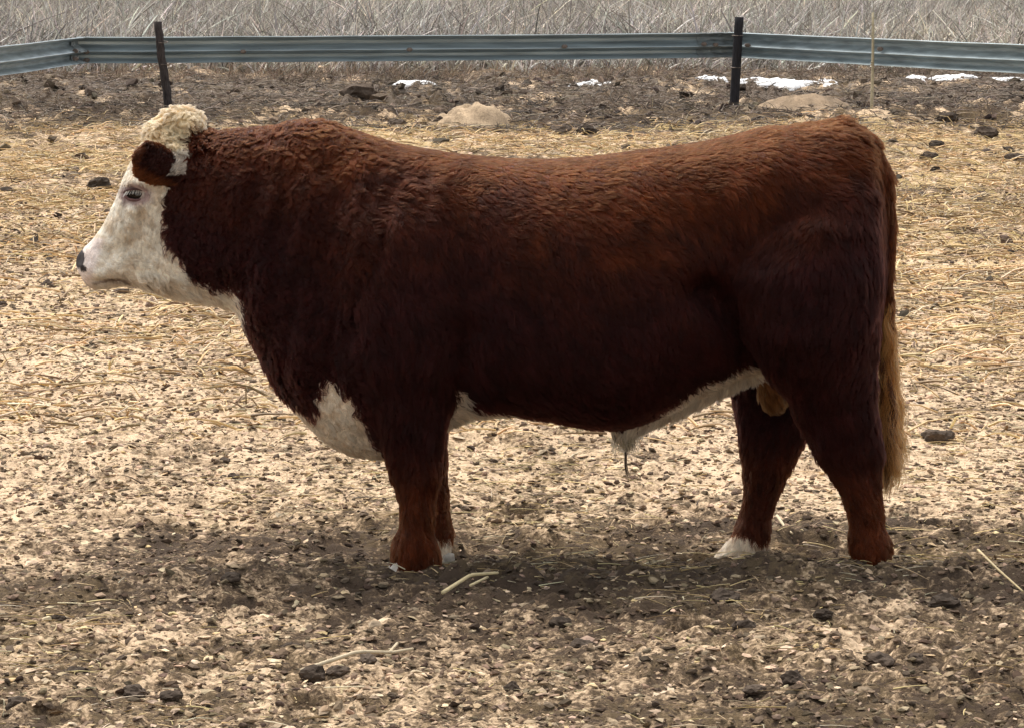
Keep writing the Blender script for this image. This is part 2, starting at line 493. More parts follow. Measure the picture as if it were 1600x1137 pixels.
def scatter_lumps(name, n, d0, d1, smin, smax, seed, colfn, power=1.0, keep=None, flat=0.6, jit=0.35, sizepow=2.0, fargrow=0.0):
    rs = np.random.RandomState(seed)
    x, y = frustum_points(n, d0, d1, rs, power=power)
    if keep is not None:
        k = keep(x, y, rs); x, y = x[k], y[k]
    n = len(x)
    s = smin + (smax - smin) * rs.rand(n) ** sizepow
    s = s * (1 + fargrow * np.clip((y - CAMY - 10) / 10, 0, 3))
    z = gz(x, y)
    bv, bf = ico()
    k = len(bv)
    V = bv[None] * (1 + jit * (rs.rand(n, k, 1) - 0.5) * 2)
    sc = np.stack([s * rs.uniform(0.7, 1.4, n), s * rs.uniform(0.7, 1.4, n), s * flat * rs.uniform(0.6, 1.2, n)], 1)
    V = V * sc[:, None, :]
    a = rs.rand(n) * 6.283; tl = rs.uniform(-0.5, 0.5, n)
    V[..., 0], V[..., 2] = V[..., 0] * np.cos(tl)[:, None] - V[..., 2] * np.sin(tl)[:, None], V[..., 0] * np.sin(tl)[:, None] + V[..., 2] * np.cos(tl)[:, None]
    ca, sa = np.cos(a)[:, None], np.sin(a)[:, None]
    V[..., 0], V[..., 1] = V[..., 0] * ca - V[..., 1] * sa, V[..., 0] * sa + V[..., 1] * ca
    V = V + np.stack([x, y, z + sc[:, 2] * 0.35], 1)[:, None, :]
    F = (bf[None] + (np.arange(n) * k)[:, None, None]).reshape(-1, 3)
    c = np.repeat(colfn(x, y, rs), k, 0)
    o = mk(name, V.reshape(-1, 3), [F], M_CLOD, None, c, smooth=False)
    tag(o, kind='stuff')
    return o

def mixcol(rs, n, cols, p):
    cols = np.array(cols); i = rs.choice(len(cols), n, p=p)
    return cols[i] * rs.uniform(0.7, 1.3, (n, 1)) * rs.uniform(0.94, 1.06, (n, 3))

def clodcol(x, y, rs):
    wv = wetness(x, y)
    c = mixcol(rs, len(x), [(0.075, 0.053, 0.037), (0.12, 0.086, 0.059), (0.20, 0.146, 0.098), (0.38, 0.285, 0.19)], [0.16, 0.28, 0.32, 0.24])
    return c * (1.25 - 0.45 * np.clip(wv, 0, 1))[:, None]

o = scatter_lumps('soil_crumbs', 110000, 7.0, 26, 0.003, 0.0145, 11, clodcol, power=0.7, sizepow=2.8, flat=0.55, jit=0.5, fargrow=0.25)
o['label'] = 'small dark soil crumbs littering the trampled yard around the bull'; o['category'] = 'soil crumbs'
o = scatter_lumps('manure_lumps', 11000, 17, 46, 0.010, 0.045, 12, lambda x, y, rs: mixcol(rs, len(x), [(0.06, 0.046, 0.036), (0.11, 0.083, 0.062), (0.19, 0.145, 0.105)], [0.45, 0.35, 0.2]), power=1.3, sizepow=2.5, fargrow=0.2, flat=0.75, jit=0.6,
              keep=lambda x, y, rs: rs.rand(len(x)) < np.clip(0.12 + sstep(26, 28.5, y) * (0.45 + 0.8 * fbm2(x, y, 0.7, 2)), 0, 1))
o['label'] = 'dark manure lumps and old hay heaped along the foot of the guardrail'; o['category'] = 'manure'
o = scatter_lumps('chaff', 110000, 7.0, 34, 0.003, 0.014, 13, lambda x, y, rs: mixcol(rs, len(x), [(0.58, 0.445, 0.31), (0.47, 0.36, 0.245), (0.34, 0.255, 0.175), (0.52, 0.39, 0.22)], [0.3, 0.35, 0.25, 0.10]), power=0.7, flat=0.35, jit=0.8, sizepow=2.2, fargrow=0.35,
              keep=lambda x, y, rs: rs.rand(len(x)) < np.clip(1.05 - wetness(x, y), 0.08, 1))
o['label'] = 'pale broken straw chaff trodden over the yard dirt'; o['category'] = 'chaff'

def strands(name, base, dirs, length, width, bend, cols, mat, label, cat, segs=3, taper=0.7, tri=True):
    """thin three-sided stems from base points along dirs, bent sideways"""
    n = len(base)
    rs = np.random.RandomState(len(name) * 31 + n)
    side = np.cross(dirs, np.array([0, 0, 1.0])); side /= np.linalg.norm(side, axis=1)[:, None] + 1e-9
    up = np.cross(side, dirs)
    t = np.linspace(0, 1, segs + 1)
    P = base[:, None] + dirs[:, None] * (length[:, None] * t)[..., None] + bend[:, None] * (length[:, None] * t ** 2)[..., None]
    wd = width[:, None] * (1 - (1 - (1 - taper)) * t[None] ** 1.3 * 0.999)
    m = 3
    V = np.empty((n, segs + 1, m, 3), dtype=np.float32)
    for j in range(m):
        a = 2 * math.pi * j / m
        V[:, :, j] = P + (side * math.cos(a))[:, None] * wd[..., None] * 0.5 + (up * math.sin(a))[:, None] * wd[..., None] * 0.5
    i = np.arange(n)[:, None, None] * ((segs + 1) * m)
    s = np.arange(segs)[None, :, None] * m
    j = np.arange(m)[None, None, :]
    jj = (j + 1) % m
    F = np.stack([i + s + j, i + s + jj, i + s + m + jj, i + s + m + j], -1).reshape(-1, 4)
    c = np.repeat(cols, (segs + 1) * m, 0)
    o = mk(name, V.reshape(-1, 3), [F], mat, None, c)
    tag(o, label, cat, kind='stuff')
    return o

def lying(n, d0, d1, lmin, lmax, wmin, wmax, seed, power, keep=None, lift=0.10):
    rs = np.random.RandomState(seed)
    x, y = frustum_points(n, d0, d1, rs, power=power)
    if keep is not None:
        k = keep(x, y, rs); x, y = x[k], y[k]
    n = len(x)
    a = rs.rand(n) * 6.283
    el = np.abs(rs.normal(0, lift, n)) + 0.02
    d = np.stack([np.cos(a) * np.cos(el), np.sin(a) * np.cos(el), np.sin(el)], 1)
    L = lmin + (lmax - lmin) * rs.rand(n) ** 2
    wd = rs.uniform(wmin, wmax, n)
    bend = rs.normal(0, 0.08, (n, 3)) * np.where(rs.rand(n, 1) < 0.25, 3, 1); bend[:, 2] = -np.abs(bend[:, 2]) * 0.5 - el * 0.6
    b = np.stack([x, y, gz(x, y) + 0.010], 1)
    return rs, b, d, L, wd, bend

STRAWC = [(0.62, 0.48, 0.25), (0.52, 0.39, 0.18), (0.60, 0.52, 0.36), (0.36, 0.25, 0.12)]
clump = lambda x, y: fbm2(x, y * 0.6, 1.4, 2)
rs, b, d, L, wd, bend = lying(11000, 7.0, 17, 0.02, 0.16, 0.002, 0.005, 21, 0.9, keep=lambda x, y, rs: rs.rand(len(x)) < np.clip(0.25 + 0.9 * sstep(-0.1, 0.4, clump(x, y)) - 0.25 * wetness(x, y), 0.04, 1))
strands('straw_litter', b, d, L, wd, bend, mixcol(rs, len(b), STRAWC, [0.35, 0.3, 0.2, 0.15]), M_STRAW, 'loose pale straw scattered thinly over the near yard', 'straw')
rs, b, d, L, wd, bend = lying(95000, 12.5, 38.0, 0.04, 0.32, 0.006, 0.016, 22, 1.15, lift=0.40, keep=lambda x, y, rs: rs.rand(len(x)) < np.clip(0.2 + 1.2 * sstep(-0.25, 0.35, clump(x, y)), 0.05, 1) * (0.25 + 0.75 * sstep(4, 14, y)) * (1 - 0.8 * sstep(26, 28, y)))
strands('straw_bedding', b, d, L, wd, bend, mixcol(rs, len(b), [(0.74, 0.545, 0.295), (0.58, 0.41, 0.205), (0.68, 0.55, 0.38), (0.26, 0.175, 0.095)], [0.35, 0.3, 0.15, 0.2]), M_STRAW, 'yellow straw bedding spread thickly over the yard behind the bull', 'straw')
rs, b, d, L, wd, bend = lying(32000, 36.0, 47.0, 0.05, 0.32, 0.006, 0.016, 24, 1.0, lift=0.45)
strands('old_hay', b, d, L, wd, bend, mixcol(rs, len(b), [(0.24, 0.185, 0.14), (0.12, 0.09, 0.068), (0.36, 0.29, 0.22), (0.06, 0.047, 0.038)], [0.35, 0.3, 0.15, 0.2]), M_STRAW, 'matted old hay and stalks covering the dark bank under the guardrail', 'old hay')
# short dark stubble poking up
rs, b, d, L, wd, bend = lying(900, 10.5, 30, 0.04, 0.13, 0.003, 0.006, 23, 1.0, lift=0.6)
strands('weed_stubble', b, d, L, wd, bend, mixcol(rs, len(b), [(0.10, 0.075, 0.055), (0.2, 0.15, 0.1)], [0.6, 0.4]), M_STRAW, 'thin dark dry weed stubble poking up through the dirt', 'stubble')

# ------------------------------------------------------------------ dry grass behind the fence
def grass(name, n, d0, d1, hmin, hmax, wmin, wmax, lean, seed, cols, p, label, power=-0.4, segs=4, zoff=-0.03, plume=False, keep=None):
    rs = np.random.RandomState(seed)
    x, y = frustum_points(n, d0, d1, rs, margin=1.45, power=power)
    if keep is not None:
        k = keep(x, y, rs); x, y = x[k], y[k]
    # gather into tussocks
    cx = np.round(x / 0.22 + 0.5 * noise2(x * 1.3, y * 1.3)) * 0.22; cy = np.round(y / 0.35) * 0.35
    q = rs.uniform(0.15, 0.6, len(x)); x = x + (cx - x) * q; y = y + (cy - y) * q
    n = len(x)
    a = rs.normal(0.0, 1.0, n) + 0.5 * noise2(cx * 0.7, cy * 0.5)
    ln = np.abs(rs.normal(lean, lean * 0.6, n))
    d = np.stack([np.cos(a) * np.sin(ln), np.sin(a) * np.sin(ln) * 0.8, np.cos(ln)], 1)
    d[:, 0] *= np.where(rs.rand(n) < 0.62, 1, -1)
    d /= np.linalg.norm(d, axis=1)[:, None]
    hv = 0.75 + 0.45 * fbm2(cx, cy, 0.6, 2) + 0.35 * _h((cx * 100).astype(np.int64), (cy * 100).astype(np.int64))
    L = (hmin + (hmax - hmin) * rs.rand(n)) * np.clip(hv, 0.35, 1.4)
    wd = rs.uniform(wmin, wmax, n)
    bend = np.stack([d[:, 0] * rs.uniform(0.1, 1.0, n), d[:, 1] * 0.5, -rs.uniform(0.05, 0.45, n)], 1)
    b = np.stack([x, y, ground_large(x, y) + zoff], 1)
    tone = 1 + 0.45 * _h((cx * 100).astype(np.int64), (cy * 100).astype(np.int64) + 5)
    big = fbm2(x, y, 0.28, 3)
    c = mixcol(rs, n, cols, p) * np.clip(tone * (1 + 0.35 * big), 0.4, 1.5)[:, None] * (1 + np.clip(big, 0, 1)[:, None] * np.array([0.05, -0.02, -0.16]))
    return strands(name, b, d, L, wd, bend, c, M_GRASS, label, 'grass', segs=segs)

GC = [(0.56, 0.525, 0.48), (0.42, 0.385, 0.345), (0.70, 0.67, 0.625), (0.19, 0.165, 0.14)]
grass('tall_dry_grass', 145000, 47.5, 150, 0.55, 1.15, 0.008, 0.020, 0.34, 31, GC, [0.38, 0.28, 0.2, 0.14], 'tall grey dry grass field beyond the guardrail', power=-0.5)
grass('seeding_grass', 36000, 47.5, 110, 0.5, 1.15, 0.022, 0.055, 0.46, 34, [(0.55, 0.52, 0.475), (0.66, 0.635, 0.595), (0.40, 0.365, 0.325)], [0.4, 0.35, 0.25], 'pale drooping seed heads over the tall dry grass', power=-0.5, segs=5)
grass('brown_verge_grass', 16000, 44.8, 49.0, 0.12, 0.42, 0.006, 0.013, 0.45, 32, [(0.27, 0.20, 0.15), (0.20, 0.15, 0.11), (0.36, 0.29, 0.22)], [0.45, 0.3, 0.25], 'short brown dead grass under the guardrail', segs=3, power=1)
grass('bank_weeds', 5000, 38.0, 46.0, 0.06, 0.26, 0.005, 0.011, 0.6, 33, [(0.25, 0.19, 0.14), (0.13, 0.10, 0.08), (0.33, 0.27, 0.2)], [0.4, 0.3, 0.3], 'sparse dead weeds on the dark manure bank', segs=3, power=1, zoff=0.0,
      keep=lambda x, y, rs: fbm2(x, y, 0.6, 2) > -0.1)

# ------------------------------------------------------------------ guardrail fence
def rail_pt(px, d):
    return np.array([(px - 800) * d / FPX, d + CAMY])

RB, RC_ = rail_pt(138, 39.2), rail_pt(1143, 41.6)
RA_dir = rail_pt(0, 34.7) - RB; RA = RB + RA_dir / np.linalg.norm(RA_dir) * 14
RD_dir = rail_pt(1600, 35.4) - RC_; RD = RC_ + RD_dir / np.linalg.norm(RD_dir) * 14
fence = empty('guardrail_fence', (float(RC_[0]), float(RC_[1]), 0.0))
tag(fence, 'galvanised guardrail fence on dark wooden posts along the back of the yard', 'fence')
# concave back of the W-beam faces the yard: (height, depth towards the yard)
PROF = [(0.155, 0.006), (0.147, 0.014), (0.137, 0.008), (0.108, -0.096), (0.098, -0.112), (0.064, -0.114), (0.052, -0.106), (-0.010, -0.002), (-0.018, 0.004), (-0.026, -0.002), (-0.054, -0.096), (-0.064, -0.112), (-0.096, -0.114), (-0.108, -0.106), (-0.150, 0.004), (-0.155, 0.012)]
ZR = 0.805

def rail(p, q, sag=0.0, zoff=(0, 0), seed=0):
    rs = np.random.RandomState(seed)
    p = np.asarray(p, float); q = np.asarray(q, float)
    dv = (q - p) / np.linalg.norm(q - p)
    nrm = np.array([dv[1], -dv[0]])
    if nrm[1] > 0: nrm = -nrm
    n = 14
    T = np.linspace(0, 1, n)
    pr = np.array(PROF)
    th = 0.004
    tang = np.gradient(pr, axis=0); tang /= np.linalg.norm(tang, axis=1)[:, None]
    off = pr + np.stack([-tang[:, 1], tang[:, 0]], 1) * th
    loop = np.concatenate([pr, off[::-1]])
    m = len(loop)
    V = []
    for t in T:
        c = p + (q - p) * t
        zc = ZR + zoff[0] + (zoff[1] - zoff[0]) * t - sag * 4 * t * (1 - t) + rs.normal(0, 0.002)
        o_ = rs.normal(0, 0.004)
        V.append(np.stack([c[0] + nrm[0] * (loop[:, 1] + o_), c[1] + nrm[1] * (loop[:, 1] + o_), zc + loop[:, 0]], 1))
    V = np.concatenate(V)
    i = np.arange(m); j = (i + 1) % m
    Q = np.concatenate([np.stack([k * m + i, k * m + j, (k + 1) * m + j, (k + 1) * m + i], 1) for k in range(n - 1)])
    h = m // 2
    c0 = np.array([[k, k + 1, m - 2 - k, m - 1 - k] for k in range(h - 1)])
    return V, [Q, c0[:, ::-1], c0 + (n - 1) * m]

def rail_obj(p, q, **k):
    V, F = rail(p, q, **k)
    return mk('rail', V, F, M_STEEL, fence, smooth=False)

def lerp2(a, b, t): return np.asarray(a) + (np.asarray(b) - np.asarray(a)) * t
r_left = rail_obj(RA, RB + (RB - RA) / 14 * 0.12, seed=1)
r_mid = rail_obj(RB + np.array([0, 0.012]) - (RC_ - RB) / np.linalg.norm(RC_ - RB) * 0.12, RC_ + (RC_ - RB) / np.linalg.norm(RC_ - RB) * 0.1, sag=0.01, seed=2)
r_right = rail_obj(RC_ + np.array([0, 0.014]) - (RD - RC_) / 14 * 0.1, RD, seed=3)

def hexbolt(mb, x, y, z, r=0.028, depth=0.03, dirn=(0, -1)):
    a = np.arange(6) * math.pi / 3
    dn = np.array([dirn[0], dirn[1], 0.0]); sd_ = np.array([-dirn[1], dirn[0], 0.0])
    ring = np.stack([np.cos(a)[:, None] * sd_ * r * 1.5 + np.sin(a)[:, None] * np.array([0, 0, 1.0]) * r], 0)[0]
    V = np.concatenate([ring, ring * 0.9 + dn * depth, [dn * depth * 1.15]]) + np.array([x, y, z])
    i = np.arange(6); j = (i + 1) % 6
    b = mb.n
    mb.add(V, np.stack([i, j, 6 + j, 6 + i], 1))
    mb.F.append(np.stack([6 + i, 6 + j, np.full(6, 12)], 1) + b)

def bolt_on(rail_o, p, q, px, py):
    # where along p->q is this pixel column
    ts = np.linspace(0, 1, 4000); pts = p[None] + (q - p)[None] * ts[:, None]
    k = np.argmin(np.abs(proj(pts[:, 0], pts[:, 1], 0 * ts + ZR)[0] - px))
    x, y = pts[k]
    zz = np.linspace(ZR - 0.16, ZR + 0.16, 200)
    z = zz[np.argmin(np.abs(proj(x, y, zz)[1] - py))]
    mb = MB(); hexbolt(mb, x, y - 0.008, z)
    ob = mb.build('bolt', M_BOLT, rail_o, smooth=False)
    return ob

for px, py in ((380, 81), (640, 78), (882, 73), (1118, 70), (1100, 69)):
    bolt_on(r_mid, RB, RC_, px, py)
for px, py in ((1375, 77), (1168, 71)):
    bolt_on(r_right, RC_, RD, px, py)
for px, py in ((118, 80), (118, 92), (136, 82), (136, 94)):
    bolt_on(r_left, RA, RB, px, py)

def splice(rail_o, P_, dirn, half, off=0.016):
    dirn = dirn / np.linalg.norm(dirn)
    nrm = np.array([dirn[1], -dirn[0]])
    if nrm[1] > 0: nrm = -nrm
    V, F = rail(P_ - dirn * half + nrm * off, P_ + dirn * half + nrm * off, seed=9)
    return mk('splice_plate', V, F, M_STEEL2, rail_o, smooth=False)

M_STEEL2 = mat_plain('dull galvanised splice', (0.25, 0.285, 0.29), 0.6, 0.4, metal=0.4, var=0.4, scale=8, stretch=(1, 1, 5))
splice(r_left, lerp2(RA, RB, 0.985), RB - RA, 0.2)
splice(r_mid, lerp2(RB, RC_, 0.975), RC_ - RB, 0.24)

def post(top, bot, d, r0, r1, mat, seed, jit, wob=0.0):
    rs = np.random.RandomState(seed)
    x0, z0 = at(bot[0], bot[1], d + CAMY); x1, z1 = at(top[0], top[1], d + CAMY)
    K = 16
    t = np.linspace(-0.18, 1, K)
    path = np.stack([x0 + (x1 - x0) * t, np.full(K, d + CAMY), z0 + (z1 - z0) * t], 1)
    path[:, 0] += wob * np.sin(t * 5.0 + 1) * 0.6 + wob * 0.4 * rs.normal(0, 1, K) * (t > 0)
    path[:, 1] += wob * 0.6 * np.cos(t * 4)
    V, Q, T = tube(path, r0 + (r1 - r0) * np.clip(t, 0, 1), 12, jit, rs)
    return mk('post', V, [Q, T], mat, fence, smooth=True)

p1 = post((248, 34), (263, 172), 39.25, 0.052, 0.048, M_WOOD, 5, 0.22, 0.012)
p2 = post((1155, 27), (1147, 166), 40.9, 0.062, 0.058, M_WOOD2, 6, 0.06, 0.0)
for py in (56, 106):
    mb = MB()
    x, z = at(1154 - (py - 27) * 0.06, py, 40.9 + CAMY)
    a = np.linspace(0, 6.283, 17)
    tube_into(mb, np.stack([x + 0.067 * np.cos(a), 40.9 + CAMY + 0.067 * np.sin(a), z + 0 * a], 1), 0.006, n=5)
    mb.build('wire', M_BOLT, p2)
for py in (66, 100):
    mb = MB()
    x, z = at(250 + (py - 34) * 0.11, py, 39.25 + CAMY)
    a = np.linspace(0, 6.283, 17)
    tube_into(mb, np.stack([x + 0.062 * np.cos(a), 39.25 + CAMY + 0.062 * np.sin(a), z + 0.01 * np.sin(a)], 1), 0.006, n=5)
    mb.build('wire', M_BOLT, p1)

# thin pale rod
sx, sz0 = at(1362, 168, 28.3); _, sz1 = at(1362, 20, 28.3)
stk = empty('fence_stake', (float(sx), 28.3, float(sz0)))
tag(stk, 'thin pale rod stake standing upright in front of the guardrail', 'stake')
t = np.linspace(-0.1, 1, 10)
V, Q, T = tube(np.stack([sx + 0.006 * np.sin(t * 3), 28.3 + 0 * t, sz0 + (sz1 - sz0) * t], 1), 0.019 - 0.004 * t, 8)
mk('rod', V, [Q, T], M_STAKE, stk)
for py in (61, 103):
    mb = MB()
    _, zc = at(1362, py, 28.3)
    a = np.linspace(0, 12.5, 26)
    tube_into(mb, np.stack([sx + 0.017 * np.cos(a), 28.3 + 0.017 * np.sin(a), zc + 0.004 * a], 1), 0.005, n=5)
    mb.build('clip', M_STAKE, stk)

# ------------------------------------------------------------------ straw mounds, snow
def dome(name, px0, px1, py_top, py_bot, d, mat, col, seed, depth=0.6, rough=0.25, thin=False):
    rs = np.random.RandomState(seed)
    Y = d + CAMY
    x0, zb = at(px0, py_bot, Y); x1, _ = at(px1, py_bot, Y)
    _, zt = at((px0 + px1) / 2, py_top, Y)
    n, m = 56, 30
    a = np.linspace(0, 2 * math.pi, n, endpoint=False); r = np.linspace(0, 1, m)
    A, Rr = np.meshgrid(a, r)
    cx, hw = (x0 + x1) / 2, (x1 - x0) / 2
    out = 1 + 0.22 * noise2(np.cos(A) * 1.7 + seed, np.sin(A) * 1.7) + 0.10 * noise2(np.cos(A) * 5 + seed, np.sin(A) * 5)
    X = cx + hw * Rr * np.cos(A) * out; YY = Y + depth * Rr * np.sin(A) * out
    prof = (1 - Rr ** (5 if thin else 2.2)) ** 0.8
    if thin: out = out * (1 + 0.45 * noise2(np.cos(A) * 9 + seed, np.sin(A) * 9)); X = cx + hw * Rr * np.cos(A) * out; YY = Y + depth * Rr * np.sin(A) * out
    zg = ground_large(X, YY)
    H = (zt - zb) * (0.5 if thin else 1)
    Z = zg - 0.05 + (H + 0.05) * prof * (1 + rough * (noise2(X / 0.3 + seed, YY / 0.3) + 0.6 * noise2(X / 0.1, YY / 0.1))) + 0.02
    V = np.stack([X, YY, Z], -1).reshape(-1, 3)
    i = np.arange(n); j = (i + 1) % n
    F = np.concatenate([np.stack([k * n + i, k * n + j, (k + 1) * n + j, (k + 1) * n + i], 1) for k in range(m - 1)])
    c = np.array(col) * (1 + 0.3 * noise2(X / 0.08, YY / 0.2).reshape(-1, 1)) if col is not None else None
    return mk(name, V, [F], mat, None, c)

tag(dome('straw_mound', 668, 806, 171, 196, 37.2, M_CLOD, (0.38, 0.285, 0.19), 41, rough=0.5), 'low tan straw mound behind the middle of the back of the bull', 'straw mound', 'straw mounds near the fence')
tag(dome('straw_mound', 1175, 1345, 158, 178, 39.6, M_CLOD, (0.27, 0.20, 0.135), 42, depth=1.0, rough=0.2), 'wide low tan mound right of the black fence post', 'straw mound', 'straw mounds near the fence')

SNOW = [(618, 676, 116, 124, 'snow patch under the middle of the rail, on its own left of centre'),
        (893, 948, 118, 124, 'thin faint snow strip under the rail left of the black post'),
        (1086, 1142, 110, 122, 'snow patch touching the left side of the black post'),
        (1158, 1278, 109, 123, 'longest white snow patch just right of the black post'),
        (1280, 1308, 116, 123, 'small snow scrap at the right tip of the longest snow patch'),
        (1420, 1447, 117, 126, 'small snow patch right of the thin pale rod'),
        (1458, 1524, 114, 125, 'snow strip between the small scraps far right'),
        (1538, 1640, 119, 127, 'snow patch running off the right edge of the picture')]
for k, (a, b_, t_, bo, lab) in enumerate(SNOW):
    tag(dome('snow_patch', a, b_, t_ + 4, bo, 44.8, M_SNOW, None, 50 + k, depth=0.36, rough=0.35, thin=True), lab, 'snow', 'snow patches under the guardrail')

# ------------------------------------------------------------------ individual clods and stalks
CL = [(907, 1012, 20, 'F'), (1475, 962, 22, 'F'), (1375, 1035, 20, 'F'), (1430, 1037, 16, 'F'), (1162, 997, 14, 'F'), (875, 979, 15, 'F'), (1285, 970, 13, 'F'),
      (360, 922, 15, 'F'), (120, 1057, 15, 'F'), (490, 1061, 20, 'F'), (530, 1060, 18, 'F'), (575, 1050, 16, 'F'), (92, 972, 14, 'F'), (455, 1012, 14, 'F'), (270, 1095, 17, 'F'), (1180, 1086, 18, 'F'),
      (1240, 1080, 20, 'F'), (1500, 1020, 15, 'F'), (210, 1085, 18, 'F'), (30, 1110, 20, 'F'), (800, 1092, 13, 'F'), (1130, 955, 24, 'F'),
      (365, 748, 9, 'M'), (1465, 690, 22, 'M'), (352, 725, 8, 'M'), (74, 452, 9, 'M'), (1390, 455, 8, 'M'),
      (1590, 258, 20, 'B'), (1540, 216, 17, 'B'), (1480, 196, 17, 'B'), (1463, 232, 14, 'B'), (155, 302, 20, 'B'), (112, 271, 12, 'B'), (8, 306, 14, 'B'), (620, 198, 14, 'B'), (875, 211, 16, 'B'), (560, 158, 22, 'B'), (690, 197, 10, 'B'), (918, 212, 12, 'B'), (1452, 255, 12, 'B')]
LB = {'F': ('dark dirt clod on the trampled ground in front of the bull', 'dirt clods in front of the bull'),
      'M': ('small dark clod lying alone on pale ground level with or just behind the bull', 'lone clods beside the bull'),
      'B': ('dark manure clod among yellow straw far behind the bull', 'clods among the straw behind the bull')}
bv, bf = ico_sub(*ico(), 2)
for k, (px, py, sz, z_) in enumerate(CL):
    rs = np.random.RandomState(200 + k)
    # walk down the sight line to the ground
    Yt = np.linspace(-3, 33, 3000); xx, zz = at(px, py, Yt)
    hit = np.argmax(zz < ground_large(xx, Yt))
    x, y = xx[hit], Yt[hit]
    s = sz / FPX * (y - CAMY) * 0.95
    q = bv * s
    off = rs.rand(3) * 50
    dsp = 1 + 0.35 * noise3(bv[:, 0] * 1.6 + off[0], bv[:, 1] * 1.6 + off[1], bv[:, 2] * 1.6 + off[2]) + 0.22 * noise3(bv[:, 0] * 4 + off[0], bv[:, 1] * 4, bv[:, 2] * 4)
    q = q * dsp[:, None] * np.array([rs.uniform(0.9, 1.25), rs.uniform(0.8, 1.2), rs.uniform(0.5, 0.75)])
    z0 = float(gz(x, y))
    c = np.array([0.062, 0.047, 0.036]) * rs.uniform(0.7, 1.7) * (1 + 0.3 * noise3(bv[:, 0] * 5, bv[:, 1] * 5, bv[:, 2] * 5 + k))[:, None]
    ob = mk('dirt_clod', q + np.array([0, 0, s * 0.28]), [bf], M_CLOD, None, c, smooth=False)
    ob.location = (x, y, z0)
    tag(ob, LB[z_][0], 'clod', LB[z_][1])

def ground_hit(px, py):
    Yt = np.linspace(-3, 33, 6000); xx, zz = at(px, py, Yt)
    h = np.argmax(zz < ground_large(xx, Yt) + 0.012)
    return np.array([xx[h], Yt[h], zz[h]])

def stalk(pts, r, col, label, fork=None):
    P_ = np.array([ground_hit(*p) for p in pts]); P_[:, 2] = [float(gz(p[0], p[1])) + 0.014 + r for p in P_]
    tt = np.linspace(0, len(P_) - 1, 14)
    path = np.stack([np.interp(tt, np.arange(len(P_)), P_[:, k]) for k in range(3)], 1)
    o_ = path[0].copy()
    mb = MB(); tube_into(mb, path, r * np.linspace(1.1, 0.7, 14), n=6, c=col)
    if fork:
        F_ = np.array([ground_hit(*p) for p in fork]); F_[:, 2] = [float(gz(p[0], p[1])) + 0.016 + r for p in F_]
        tt = np.linspace(0, len(F_) - 1, 8)
        tube_into(mb, np.stack([np.interp(tt, np.arange(len(F_)), F_[:, k]) for k in range(3)], 1), r * 0.7, n=6, c=col)
    mb.V = [v - o_.astype(np.float32) for v in mb.V]
    ob = mb.build('straw_stalk', M_STRAW); ob.location = o_
    tag(ob, label, 'straw stalk', 'long straw stalks lying singly')

stalk([(692, 943), (735, 920), (778, 909)], 0.006, (0.66, 0.55, 0.32), 'forked pale straw stalk lying just in front of the front feet of the bull', fork=[(735, 937), (762, 914)])
stalk([(470, 1052), (560, 1040), (612, 1030), (645, 1022)], 0.0055, (0.62, 0.52, 0.36), 'long pale straw stalk on the foreground dirt at lower left of centre', fork=[(608, 1032), (621, 1018)])
stalk([(1528, 868), (1560, 905), (1598, 945)], 0.004, (0.6, 0.48, 0.26), 'slanting thin straw stalk at the right edge in the foreground')
stalk([(1214, 812), (1226, 828), (1238, 838)], 0.005, (0.66, 0.55, 0.36), 'short pale stalk lying between the hind legs of the bull')
stalk([(1500, 459), (1545, 463), (1605, 457)], 0.006, (0.66, 0.52, 0.28), 'long yellow straw stalk right of the tail near the right edge')

# ================================================================== THE BULL
# design space: u = (px-800)/S, w = (890-py)/S, v = y  (photo pixels on the plane y = 0)
S = 515.0
def conv(px, py, Y):
    x, z = at(px, py, Y)
    return proj(x, 0.0, z)

def table(xs, ys, smooth=6.0, lo=None, hi=None, n=1400):
    xs = np.asarray(xs, float); ys = np.asarray(ys, float)
    o_ = np.argsort(xs); xs, ys = xs[o_], ys[o_]
    g = np.linspace(xs[0] - 60, xs[-1] + 60, n)
    v = np.interp(g, xs, ys)
    k = max(1, int(smooth / (g[1] - g[0])))
    ker = np.exp(-np.linspace(-2, 2, 4 * k + 1) ** 2); ker /= ker.sum()
    vp = np.pad(v, 2 * k, mode='edge')
    v = np.convolve(vp, ker, 'valid')
    return lambda q: np.interp(q, g, v).astype(np.float32)

TORSO = np.array([
    # px  top  bot  mid  halfwidth(m)
    (196, 405, 445, 425, .040), (205, 385, 446, 425, .055), (230, 330, 450, 410, .085), (250, 272, 455, 400, .105), (270, 226, 461, 380, .122), (300, 212, 467, 360, .145),
    (340, 210, 473, 345, .178), (372, 209, 482, 345, .20), (400, 207, 535, 350, .215), (430, 202, 598, 370, .235), (470, 193, 648, 400, .26), (510, 196, 688, 430, .282),
    (550, 210, 708, 440, .30), (590, 221, 714, 450, .315), (620, 228, 708, 455, .325), (660, 235, 690, 460, .335), (700, 241, 665, 465, .325), (740, 246, 648, 470, .332),
    (800, 251, 643, 478, .368), (860, 252, 651, 482, .382), (920, 248, 662, 480, .386), (960, 243, 664, 475, .37), (1000, 238, 656, 465, .362), (1050, 232, 636, 450, .338),
    (1100, 224, 611, 420, .302), (1150, 213, 586, 390, .280), (1200, 200, 570, 375, .278), (1250, 199, 568, 380, .285), (1300, 196, 570, 390, .28), (1330, 201, 570, 400, .265),
    (1350, 206, 560, 400, .225), (1364, 226, 540, 400, .17), (1373, 252, 510, 400, .11), (1379, 290, 460, 390, .05), (1382, 340, 420, 385, .01)])
tx = TORSO[:, 0]
t_top, t_bot, t_mid, t_hw = (table(tx, TORSO[:, i], 9) for i in (1, 2, 3, 4))

